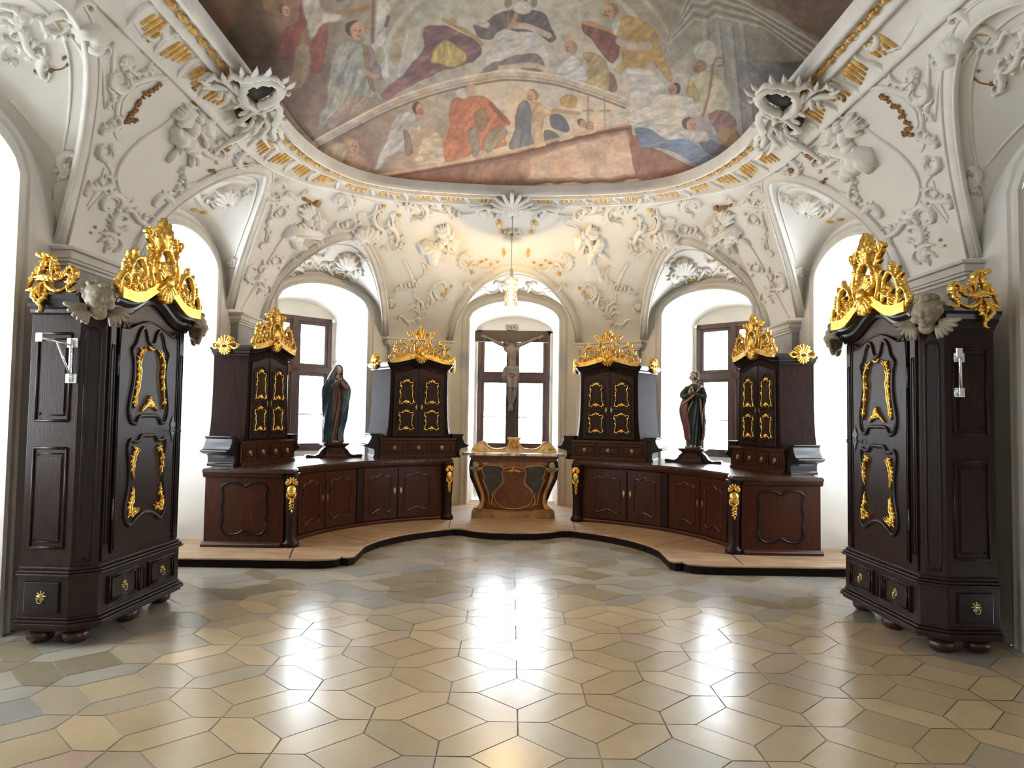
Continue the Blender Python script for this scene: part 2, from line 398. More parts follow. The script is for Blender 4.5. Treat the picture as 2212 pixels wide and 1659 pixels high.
def niche(mb, L_, blind):
    p, t, o = frame_of(L_['s'])
    out = [(-OW, 0.0)] + [(-OW + 2 * OW * k / 24, arch(-OW + 2 * OW * k / 24)) for k in range(25)] + [(OW, 0.0)]
    iw = 0.765
    inn = [(-iw, 0.0)] + [(-iw + 2 * iw * k / 24, arch(-iw + 2 * iw * k / 24, iw, 3.36, 3.66)) for k in range(25)] + [(iw, 0.0)]
    a = [p + t * u + V((0, 0, z)) for u, z in out]; b = [p + t * u + o * ND_ + V((0, 0, z)) for u, z in inn]
    m = len(a); mb.add(a + b, [(i, i + 1, m + i + 1, m + i) for i in range(m - 1)], False)
    # wall plane at the window: hole hw x (1.05..3.40)
    hw, z0, z1 = 0.72, 1.05, 3.40
    q = lambda u, z: p + t * u + o * ND_ + V((0, 0, z))
    if blind:
        mb.add([q(u, z) for u, z in inn], [tuple(range(m))]); return
    mb.add([q(-iw, 0), q(iw, 0), q(iw, z0), q(-iw, z0)], [(0, 1, 2, 3)])
    mb.add([q(-iw, z0), q(-hw, z0), q(-hw, z1), q(-iw, z1)], [(0, 1, 2, 3)])
    mb.add([q(hw, z0), q(iw, z0), q(iw, z1), q(hw, z1)], [(0, 1, 2, 3)])
    top = [(-iw, z1)] + [x for x in inn[1:-1]] + [(iw, z1)]
    mb.add([q(u, z) for u, z in top], [tuple(range(len(top)))])
    # outer thickness of the wall round the hole
    q2 = lambda u, z: p + t * u + o * (ND_ + 0.3) + V((0, 0, z))
    rect = [(-hw, z0), (hw, z0), (hw, z1), (-hw, z1)]
    mb.add([q(u, z) for u, z in rect] + [q2(u, z) for u, z in rect], [(i, (i + 1) % 4, 4 + (i + 1) % 4, 4 + i) for i in range(4)])
def winsof(names, side=None): return [l for l in LUN if l['n'] in names and (side is None or l.get('side') == side)]
DIAGR, DIAGL = winsof(['diag'], 1), winsof(['diag'], -1)
segs = [('wall_right', 0, LEN[1], winsof(['side', 'mid'], 1)),
        ('wall_back_right', LEN[1], LEN[3], DIAGR), ('wall_back', LEN[3], LEN[4], winsof(['centre'])),
        ('wall_back_left', LEN[4], LEN[6], DIAGL), ('wall_left', LEN[6], LEN[7], winsof(['side', 'mid'], -1)),
        ('wall_left_rear', LEN[7], LEN[8], winsof(['rear', 'mid'], -1)), ('wall_front', LEN[8], LEN[13], []),
        ('wall_right_rear', LEN[13], TOT, winsof(['rear', 'mid'], 1))]
for name, a, b, wl in segs:
    mb = wall_piece(a, b, wl)
    for w in wl:
        if w['n'] == 'mid' and 'rear' in name: continue
        niche(mb, w, not w['win'])
    mb.build(name, 'plaster', kind='structure', fixn=False)

# ---- architraves round the openings
tn = 0
for L_ in LUN:
    tn += 1
    p, t, o = frame_of(L_['s']); mb = MB()
    path = [(-OW, 0.0), (-OW, 1.2), (-OW, 2.4)] + [(-OW + 2 * OW * k / 28, arch(-OW + 2 * OW * k / 28)) for k in range(29)] + [(OW, 2.4), (OW, 1.2), (OW, 0.0)]
    def ring_at(e, dep):
        R = []
        for i, (u, z) in enumerate(path):
            a = V((path[max(i - 1, 0)][0], path[max(i - 1, 0)][1])); b = V((path[min(i + 1, len(path) - 1)][0], path[min(i + 1, len(path) - 1)][1]))
            d = (b - a); d = d.normalized() if d.length else V((0, 1))
            nx, nz = -d.y, d.x
            R.append(p + t * (u + nx * e) - o * dep + V((0, 0, z + nz * e)))
        return R
    prof = [(0.0, 0.0), (0.0, 0.035), (0.03, 0.045), (0.06, 0.022), (0.10, 0.022), (0.115, 0.04), (0.14, 0.03), (0.145, 0.0)]
    rs = [ring_at(e, dp) for e, dp in prof]; m = len(path)
    mb.add([q for r in rs for q in r], [(k * m + i, k * m + i + 1, (k + 1) * m + i + 1, (k + 1) * m + i) for k in range(len(prof) - 1) for i in range(m - 1)])
    mb.build('trim_%d' % tn, 'trim', kind='structure')

# ---- windows
wn = 0
for L_ in LUN:
    if not L_['win']: continue
    wn += 1
    p, t, o = frame_of(L_['s']); c = p + o * (ND_ + 0.04)
    ang = atan2(-o.x, o.y)
    root = bpy.data.objects.new('window_%d' % wn, None); COL.objects.link(root); root.location = (c.x, c.y, 1.05)
    root.rotation_euler = (0, 0, atan2(t.y, t.x) if t.cross(V((0, 0, 1))).dot(o) < 0 else atan2(-t.y, -t.x)); root['kind'] = 'structure'
    w, h = 0.715, 2.35
    tz = 1.42                                        # transom height
    fr = MB()
    fr.box(-w, -w + .085, -.05, .05, 0, h); fr.box(w - .085, w, -.05, .05, 0, h)
    fr.box(-w, w, -.05, .05, 0, .075); fr.box(-w, w, -.05, .05, h - .085, h)
    fr.box(-.055, .055, -.06, .05, 0, h); fr.box(-w, w, -.06, .05, tz - .055, tz + .055)
    fr.build('window_frame', 'frame', root, bevel=.006)
    for sx in (-1, 1):
        for z0, z1, bar in ((.075, tz - .055, 1), (tz + .055, h - .085, 0)):
            x0, x1 = (-w + .085, -.055) if sx < 0 else (.055, w - .085)
            sash = MB(); b_ = .055
            sash.box(x0, x0 + b_, -.035, .02, z0, z1); sash.box(x1 - b_, x1, -.035, .02, z0, z1)
            sash.box(x0 + b_, x1 - b_, -.035, .02, z0, z0 + b_); sash.box(x0 + b_, x1 - b_, -.035, .02, z1 - b_, z1)
            if bar: sash.box(x0 + b_, x1 - b_, -.02, .01, (z0 + z1) / 2 - .09, (z0 + z1) / 2 - .072)
            so = sash.build('sash', 'frame', root, bevel=.004)
            me = bpy.data.meshes.new('pane'); me.from_pydata([(x0 + b_, 0, z0 + b_), (x1 - b_, 0, z0 + b_), (x1 - b_, 0, z1 - b_), (x0 + b_, 0, z1 - b_)], [], [(0, 1, 2, 3)])
            uv = me.uv_layers.new(name='UVMap'); nx = 4; nz = max(2, round((z1 - z0 - 2 * b_) / ((x1 - x0 - 2 * b_) / nx)))
            for li, q in enumerate(((0, 0), (nx, 0), (nx, nz), (0, nz))): uv.data[li].uv = q
            me.materials.append(M['pane']); po = bpy.data.objects.new('pane', me); COL.objects.link(po); po.parent = so
    portal('daylight_portal', (p + o * (ND_ + 0.12) + V((0, 0, 2.22))), atan2(-o.x, o.y), 1.3, 2.2)

# ---- pilasters with entablature blocks
def pilaster(pts, num):
    """pts: plan polyline on the wall (from, to)"""
    a, b = V(pts[0]), V(pts[1]); t = (b - a).normalized(); L = (b - a).length
    nn = V((t.y, -t.x, 0))
    if (a + nn - V((0, YC, 0))).length > (a - V((0, YC, 0))).length: nn = -nn
    T = lambda x, y, z: a + t * x + nn * y + V((0, 0, z))
    def blk(mb, e, z0, z1, dep): mb.box(-e, L + e, -.1, dep, z0, z1, T)
    m1 = MB(); blk(m1, 0, 0, 2.55, .10); blk(m1, .03, 0, .22, .14)
    m1.build('trim_%d' % (num), 'trim', kind='structure', bevel=.006)
    m2 = MB(); blk(m2, 0.0, 2.62, 2.90, .10); m2.build('trim_%d' % (num + 1), 'greytrim', kind='structure')
    m3 = MB(); blk(m3, .02, 2.55, 2.585, .12); blk(m3, .035, 2.585, 2.62, .14)
    blk(m3, .02, 2.90, 2.93, .12); blk(m3, .05, 2.93, 2.955, .15); blk(m3, .065, 2.955, 3.02, .165); blk(m3, .09, 3.02, 3.05, .20)
    m3.build('trim_%d' % (num + 2), 'trim', kind='structure', bevel=.005)
k_ = 20
for sx in (-1, 1):
    for pp in (((sx * WX, 5.85, 0), (sx * WX, 6.93, 0)), ((sx * WX, 9.55, 0), (sx * WX, 10.6, 0)), ((sx * 2.22, 12.44, 0), (sx * 1.24, 12.95, 0)),
               ((sx * WX, 1.87, 0), (sx * WX, 2.95, 0))):
        pilaster(pp, k_); k_ += 3

# ---- floor: diamonds and elongated hexagons of stone
sp = 0.412; rad = 0.246; OX, OY = -2.03, 4.03
me_v = []; me_f = []; me_c = []
g = 0.0045
def tone(x, y, dia):
    r = rnd.random(); r2 = rnd.random()
    # worn grey limestone patches along the left wall and below the platform, warm cream stone elsewhere
    grey = 0.0
    grey += 0.95 * max(0, min(1, (-2.35 - x) / 0.55)) * (1 if 2.6 < y < 8.2 else 0.4)
    grey += 0.85 * max(0, min(1, (y - 6.15 - 0.25 * sin(x * 1.7)) / 0.7))
    grey += 0.4 * max(0, min(1, (x - 2.9) / 0.6))
    if r2 < 0.12: grey += 0.45
    if dia: grey += 0.10
    grey = min(1, max(0, grey))
    warm = V((0.60, 0.46, 0.275)).lerp(V((0.44, 0.33, 0.195)), r * 0.8)
    if rnd.random() < 0.1: warm = V((0.52, 0.38, 0.28))
    gr = V((0.27, 0.262, 0.245)).lerp(V((0.40, 0.36, 0.29)), r)
    if rnd.random() < 0.25: gr = V((0.25, 0.21, 0.14))
    return warm.lerp(gr, grey)
def tile(poly, dia):
    c = sum((V(p) for p in poly), V((0, 0))) / len(poly)
    if abs(c.x) > WX + .9 or c.y > 13.9 or c.y < -5: return
    pp = []
    for p in poly:
        d = V(p) - c; pp.append(c + d * (1 - g * 1.1 / max(d.length, .05)) )
    j = rnd.uniform(0, 0.0016); o = len(me_v)
    me_v.extend([(p.x, p.y, j * 0.5) for p in pp]); me_f.append(tuple(range(o, o + len(pp)))); t = tone(c.x, c.y, dia); me_c.append(t)
def node(i, j): return V((OX + i * sp, OY + j * sp))
for i in range(-6, 17):
    for j in range(-23, 26):
        n0 = node(i, j)
        if (i + j) % 2 == 0: tile([n0 + V((rad, 0)), n0 + V((0, rad)), n0 - V((rad, 0)), n0 - V((0, rad))], True)
        A, B, C, D = node(i, j), node(i + 1, j), node(i + 1, j + 1), node(i, j + 1)
        if (i + j) % 2 == 0:   # diamonds at A and C
            tile([A + V((rad, 0)), B, C - V((0, rad)), C - V((rad, 0)), D, A + V((0, rad))], False)
        else:
            tile([A, B - V((rad, 0)), B + V((0, rad)), C, D + V((rad, 0)), D - V((0, rad))], False)
me = bpy.data.meshes.new('floor'); me.from_pydata(me_v, [], me_f)
ca = me.color_attributes.new('tint', 'FLOAT_COLOR', 'CORNER'); k = 0
for fi, f in enumerate(me.polygons):
    for _ in range(f.loop_total): ca.data[k].color = (*me_c[fi], 1); k += 1
me.materials.append(M['tile']); fo = bpy.data.objects.new('floor', me); COL.objects.link(fo); fo['kind'] = 'structure'
fo['label'] = 'polished stone floor of diamonds and long hexagons'
gm = MB(); gm.box(-4.75, 4.75, -5.2, 13.9, -0.05, -0.002); go_ = gm.build('joint_bed', 'grout', fo)
# ================================================================ gilded carving kit
def ribbon(mb, T, pts, w, h, serr=0.0, ns=0, closed=False, n=6, seg=8, taper=(0.35, 0.15)):
    mb.stroke(pl(T, pts, n, closed), nrm(T), w, h, seg=seg, closed=closed, serr=serr, ns=ns, taper=taper)
def leaf(mb, T, a, b, w, h, bend=0.2, ns=4):
    d = V((b[0] - a[0], b[1] - a[1])); nn = V((-d.y, d.x)) * bend
    m = (a[0] + d.x * .5 + nn.x, a[1] + d.y * .5 + nn.y)
    P = pl(T, [a, m, b], 6)
    mb.stroke(P, nrm(T), w, h, serr=0.28, ns=ns, taper=(0.5, 0.05))
def scroll(mb, T, c, r, a0, turns, w, h, grow=0.35, tail=None):
    """spiral volute about c starting at radius r, angle a0 (turns of 2pi, sign = direction), optional tail points"""
    pts = []
    m = max(6, int(abs(turns) * 12))
    for i in range(m + 1):
        q = i / m; a = a0 + turns * 2 * pi * q; rr = r * (1 - (1 - grow) * q)
        pts.append((c[0] + rr * cos(a), c[1] + rr * sin(a)))
    if tail: pts = tail + pts
    ribbon(mb, T, pts, w, h, n=2, taper=(0.3, 0.6))
def shell(mb, T, c, r, a0, a1, k, w, h):
    for i in range(k):
        a = a0 + (a1 - a0) * i / (k - 1)
        rr = r * (0.82 + 0.18 * cos((i / (k - 1) - .5) * pi))
        P = pl(T, [(c[0] + .12 * r * cos(a), c[1] + .12 * r * sin(a)), (c[0] + .6 * rr * cos(a), c[1] + .6 * rr * sin(a)), (c[0] + rr * cos(a), c[1] + rr * sin(a))], 4)
        mb.stroke(P, nrm(T), w, h, taper=(0.35, 0.8))

def crest(T, base, asym=1.0):
    """tall rococo crest. base(u) = height of the cornice line at u (u in -0.5..0.5). returns (frame mesh, ornament mesh)"""
    A = MB()
    def ribbon(mb, T, pts, w, h, **k): globals()['ribbon'](mb, T, pts, w * .82, h, **k)
    def leaf(mb, T, a, b, w, h, bend=.2, ns=4): globals()['leaf'](mb, T, a, b, w * .85, h, bend, ns)
    us = [-.5 + i / 24 for i in range(25)]
    A.prism([(u, base(u) - .02) for u in us] + [(u, base(u) + .035 + .02 * abs(sin(u * 40))) for u in reversed(us)], 0, .03, T)
    for sx in (-1, 1):
        q = lambda l: [(sx * a * (asym if sx > 0 else 1), b) for a, b in l]
        b4, b3, b2 = base(.46), base(.36), base(.22)
        # outer curl
        ribbon(A, T, q([(.5, b4 + .01), (.505, b4 + .09), (.46, b4 + .15), (.41, b4 + .12), (.42, b4 + .07), (.455, b4 + .075)]), .024, .035, serr=.12, ns=6)
        leaf(A, T, *q([(.48, b4 + .12), (.47, b4 + .22)]), .022, .03, .2 * sx)
        leaf(A, T, *q([(.49, b4 + .03), (.545, b4 + .10)]), .018, .025, -.2 * sx)
        # big C scroll over the trellis
        ribbon(A, T, q([(.40, b3 + .09), (.41, b3 + .17), (.375, b3 + .25), (.31, b3 + .285), (.25, b3 + .25), (.225, b3 + .19), (.26, b3 + .165)]), .028, .04, serr=.10, ns=8)
        for a, b, c_, d_ in ((.40, .20, .455, .25), (.385, .255, .42, .31), (.33, .29, .335, .35), (.41, .12, .46, .16)):
            leaf(A, T, *q([(a, b3 + b), (c_, b3 + d_)]), .020, .03, .15)
        # trellis / rocaille field
        for i in range(7):
            x = .14 + .043 * i; y0 = base(x) + .02; y1 = base(x) + (.17 if i in (1, 2, 3, 4) else .12)
            leaf(A, T, *q([(x, y0), (x + .025 * (-1) ** i, y1)]), .019, .022, .25 * (-1) ** i)
        for i in range(4):
            x = .18 + .06 * i; y0 = base(x) + .05
            ribbon(A, T, q([(x - .03, y0), (x + .01, y0 + .05), (x + .05, y0 + .03), (x + .03, y0 - .01)]), .013, .03)
        for a, b, c_, d_ in ((.30, .10, .34, .16), (.33, .17, .29, .22), (.36, .06, .33, .12), (.27, .12, .25, .18), (.44, .04, .42, .09)):
            leaf(A, T, *q([(a, b3 + b), (c_, b3 + d_)]), .018, .035, .3)
        # inner S scroll rising beside the oval
        ribbon(A, T, q([(.12, base(.12) + .03), (.165, base(.1) + .10), (.17, base(.1) + .19), (.135, base(.1) + .25), (.155, base(.1) + .31), (.20, base(.1) + .34), (.215, base(.1) + .38)]), .024, .04, serr=.08, ns=9)
        scroll(A, T, q([(.215, base(.1) + .375)])[0], .032, -pi / 2, -sx * .9, .015, .035)
        leaf(A, T, *q([(.15, base(.1) + .27), (.20, base(.1) + .285)]), .02, .03)
        leaf(A, T, *q([(.17, base(.1) + .15), (.215, base(.1) + .21)]), .02, .03)
        leaf(A, T, *q([(.16, base(.1) + .33), (.185, base(.1) + .42)]), .017, .03, .3 * sx)
    B = MB(); b0 = base(0)
    ring = [(.105 * cos(a) * (1 + .06 * cos(3 * a)), b0 + .155 + .125 * sin(a)) for a in [2 * pi * i / 16 for i in range(16)]]
    ribbon(B, T, ring, .026, .045, serr=.15, ns=14, closed=True, n=4)
    # plume on the oval
    for a, b, w in (((0, .26), (-.015, .50), .05), ((-.03, .27), (-.085, .42), .03), ((.03, .27), (.075, .43), .03), ((-.01, .30), (-.05, .47), .03), ((.01, .30), (.045, .475), .03)):
        leaf(B, T, (a[0], b0 + a[1]), (b[0], b0 + b[1]), w, .055, .08, 5)
    scroll(B, T, (-.085, b0 + .36), .028, 0, .9, .014, .05); scroll(B, T, (.09, b0 + .35), .028, pi, -.9, .014, .05)
    # shell: fan upward inside the oval and lobe hanging over the cornice
    shell(B, T, (0, b0 + .04), .15, radians(30), radians(150), 9, .020, .06)
    shell(B, T, (0, b0 + .05), .155, radians(215), radians(325), 7, .024, .065)
    B.ell((0, 0, 0), (.045, .045, .03), T=lambda x, y, z: T(x, b0 + .045 + y, z + .05))
    return A, B
def side_crest(T, kind=0, m=1):
    A = MB(); q = lambda l: [(m * a, b) for a, b in l]
    if kind:     # wardrobe: winged shell with hanging tail
        X = lambda L: q([((x - 400) * .00066, (600 - y) * .00066) for x, y in L])
        for L, w, h, se, ns in (
            ([(262, 205), (236, 195), (240, 165), (275, 205), (310, 180), (360, 190), (412, 220), (430, 280), (440, 335), (475, 395)], .017, .035, .22, 9),
            ([(335, 200), (325, 270), (298, 330), (262, 400), (250, 440)], .022, .04, .15, 6), ([(400, 235), (415, 300), (405, 370), (420, 430)], .017, .04, .1, 5),
            ([(320, 245), (270, 310), (222, 380), (184, 450), (160, 500), (124, 582)], .011, .03, .5, 10), ([(124, 582), (180, 572), (225, 545), (250, 500)], .016, .035, .2, 4),
            ([(215, 440), (300, 425), (400, 445), (480, 455), (540, 440)], .024, .045, .2, 7), ([(230, 470), (300, 455), (380, 470), (450, 490)], .014, .04, .2, 6),
            ([(520, 445), (560, 385), (592, 330), (630, 320), (664, 380), (662, 440), (640, 490), (604, 512), (588, 550), (615, 590), (668, 580), (664, 552)], .017, .035, .25, 12),
            ([(330, 485), (375, 540), (450, 582), (530, 572), (585, 530)], .017, .04, .15, 6), ([(560, 420), (600, 400), (625, 430), (610, 470), (575, 490), (550, 470)], .014, .04, .1, 4),
            ([(310, 490), (245, 565), (208, 635), (255, 700), (300, 750), (282, 812), (246, 808)], .020, .04, .18, 9), ([(335, 515), (355, 590), (335, 655), (290, 700), (310, 760), (290, 800)], .014, .04, .25, 8), ([(290, 520), (275, 590), (290, 650), (310, 700)], .012, .045, .1, 4)):
            ribbon(A, T, X(L), w, h, serr=se, ns=ns)
        for a, b in (((500, 430), (505, 350)), ((530, 430), (535, 335)), ((560, 400), (560, 350)), ((615, 340), (600, 305)), ((655, 350), (675, 330)), ((660, 430), (685, 430)), ((300, 290), (262, 270)), ((250, 350), (215, 335)), ((210, 410), (175, 400)), ((180, 465), (140, 450)), ((440, 330), (470, 310)), ((430, 280), (465, 270)), ((210, 640), (170, 630)), ((355, 600), (385, 620)), ((470, 400), (480, 360)), ((340, 640), (370, 670))):
            leaf(A, T, *X([a, b]), .012, .03, .3, 2)
    else:        # dresser: open shell with two curls
        ring = [(.045 * cos(a), .032 * sin(a)) for a in [2 * pi * i / 10 for i in range(10)]]
        ribbon(A, T, ring, .022, .04, serr=.15, ns=10, closed=True, n=3)
        shell(A, T, (0, .02), .125, radians(20), radians(160), 7, .022, .04)
        shell(A, T, (0, -.01), .10, radians(200), radians(340), 7, .020, .04)
        for sx in (-1, 1):
            ribbon(A, T, [(sx * .05, .01), (sx * .10, -.02), (sx * .145, -.015), (sx * .15, .03), (sx * .125, .035)], .02, .035)
            leaf(A, T, (sx * .06, .03), (sx * .12, .06), .02, .03)
            scroll(A, T, (sx * .07, .09), .025, 0, sx * .9, .012, .03)
    return A
def gilt_frame(T, w, h, topw=1.0, big=0):
    """small gilded cartouche frame with shells top and bottom"""
    A = MB(); k = topw
    pts = [(0, h), (.35 * w * k, h * .93), (.55 * w * k, h * .80), (.95 * w * k, h * .86), (1.0 * w * k, h * .62), (.75 * w * (k + .1), h * .42), (.85 * w, h * .1), (.78 * w, -h * .35), (.95 * w, -h * .62), (.9 * w, -h * .92), (.6 * w, -h * .97), (.4 * w, -h * .82), (0, -h * .78)]
    loop = pts + [(-a, b) for a, b in reversed(pts[1:-1])]
    ribbon(A, T, loop, .0075, .014, serr=.45, ns=26, closed=True, n=3, seg=6)
    shell(A, T, (0, h * .88), .045, radians(20), radians(160), 5, .009, .018)
    shell(A, T, (0, -h * .98), .06, radians(35), radians(145), 5, .010, .018)
    for sx in (-1, 1):
        leaf(A, T, (sx * w * .75 * k, h * .45), (sx * w * 1.12 * k, h * .58), .011, .016)
        leaf(A, T, (sx * w * .8, -h * .1), (sx * w * .95, h * .12), .010, .016)
        leaf(A, T, (sx * w * .9, -h * .75), (sx * w * 1.1, -h * 1.0), .011, .016)
        leaf(A, T, (sx * w * .3 * k, h * .92), (sx * w * .55 * k, h * 1.05), .010, .016)
    return A
def keyplate(T, s=1.0):
    A = MB(); A.prism([(0, .06 * s), (.014 * s, .03 * s), (.024 * s, .02 * s), (.012 * s, .005 * s), (.02 * s, -.012 * s), (.008 * s, -.03 * s), (0, -.06 * s), (-.008 * s, -.03 * s), (-.02 * s, -.012 * s), (-.012 * s, .005 * s), (-.024 * s, .02 * s), (-.014 * s, .03 * s)], 0, .004, T)
    A.ell((0, 0, 0), (.006, .006, .006), 8, 5, T=lambda x, y, z: T(x, y, z + .006)); return A
def pull(T):
    A = MB(); shell(A, T, (0, .0), .03, 0, 2 * pi * 7 / 8, 8, .006, .006)
    A.ell((0, 0, 0), (.011, .011, .014), 8, 6, T=lambda x, y, z: T(x, y, z + .012))
    A.tube(pl(lambda u, v, w: T(u, v, w + .014), [(-.018, -.008), (-.012, -.03), (0, -.036), (.012, -.03), (.018, -.008)], 3), .003, 6); return A
def molding_loop(mb, T, pts, r=.010, n=4, closed=True, sq=1.0):
    mb.stroke(pl(T, pts, n, closed), nrm(T), r, r * 1.1 * sq, seg=8, closed=closed, taper=(1, 1))
def cherub(parent, T, s, wing=1):
    """curly winged child's head; T maps (right, up, forward)"""
    A = MB()
    A.ell((0, 0, 0), (.088 * s, .10 * s, .09 * s), 16, 12, T=T)
    for sx in (-1, 1):
        A.ell((sx * .042 * s, -.035 * s, .062 * s), (.034 * s, .034 * s, .032 * s), 10, 8, T=T)      # cheeks
        A.ell((sx * .034 * s, .012 * s, .078 * s), (.013 * s, .008 * s, .010 * s), 8, 6, T=T)       # eyelids
        A.ell((sx * .036 * s, .032 * s, .078 * s), (.022 * s, .006 * s, .010 * s), 8, 6, T=T)       # brows
        A.ell((sx * .088 * s, -.005 * s, 0), (.012 * s, .022 * s, .018 * s), 8, 6, T=T)             # ears
    A.ell((0, -.005 * s, .092 * s), (.012 * s, .022 * s, .016 * s), 8, 6, T=T)                      # nose
    A.ell((0, -.020 * s, .100 * s), (.017 * s, .010 * s, .012 * s), 8, 6, T=T)
    A.ell((0, -.046 * s, .086 * s), (.022 * s, .006 * s, .010 * s), 8, 6, T=T); A.ell((0, -.058 * s, .083 * s), (.017 * s, .007 * s, .010 * s), 8, 6, T=T)
    A.ell((0, -.078 * s, .066 * s), (.026 * s, .020 * s, .022 * s), 10, 8, T=T)                     # chin
    A.ell((0, -.10 * s, .01 * s), (.05 * s, .05 * s, .05 * s), 10, 8, T=T)                          # neck
    h = A.build('cherub_head', 'carved', parent)
    rm = h.modifiers.new('blend', 'REMESH'); rm.mode = 'VOXEL'; rm.voxel_size = .006 * s; rm.use_smooth_shade = True
    sm_ = h.modifiers.new('soften', 'SMOOTH'); sm_.iterations = 2
    C = MB(); r2 = random.Random(int(s * 100) + wing)
    for i in range(46):
        a = r2.uniform(0, 2 * pi); e = r2.uniform(.12, 1.5)
        p = V((cos(a) * cos(e) * .092 * s, sin(e) * .102 * s, sin(a) * cos(e) * .092 * s))
        if p.z > .045 * s and p.y < .055 * s: continue
        C.ell(p, (.021 * s, .018 * s, .021 * s), 8, 6, T=T)
    C.build('curls', 'carved', h)
    for sx in (-1, 1):
        Wg = MB()
        for i in range(6):
            q = i / 5; L = (.135 - .05 * q) * s; a = radians(15 + 75 * q)
            x0 = sx * .07 * s; y0 = (-.075 - .02 * q) * s
            P = [T(x0, y0, .0), T(x0 + sx * cos(a) * L * .55, y0 - sin(a) * L * .5 + .02 * s, .02 * s), T(x0 + sx * cos(a) * L, y0 - sin(a) * L + .045 * s * (1 - q), .015 * s)]
            Wg.stroke(crom(P, 5), (T(0, 0, 1) - T(0, 0, 0)).normalized(), .024 * s, .022 * s, taper=(.7, .35))
        Wg.build('wing', 'carved', parent)

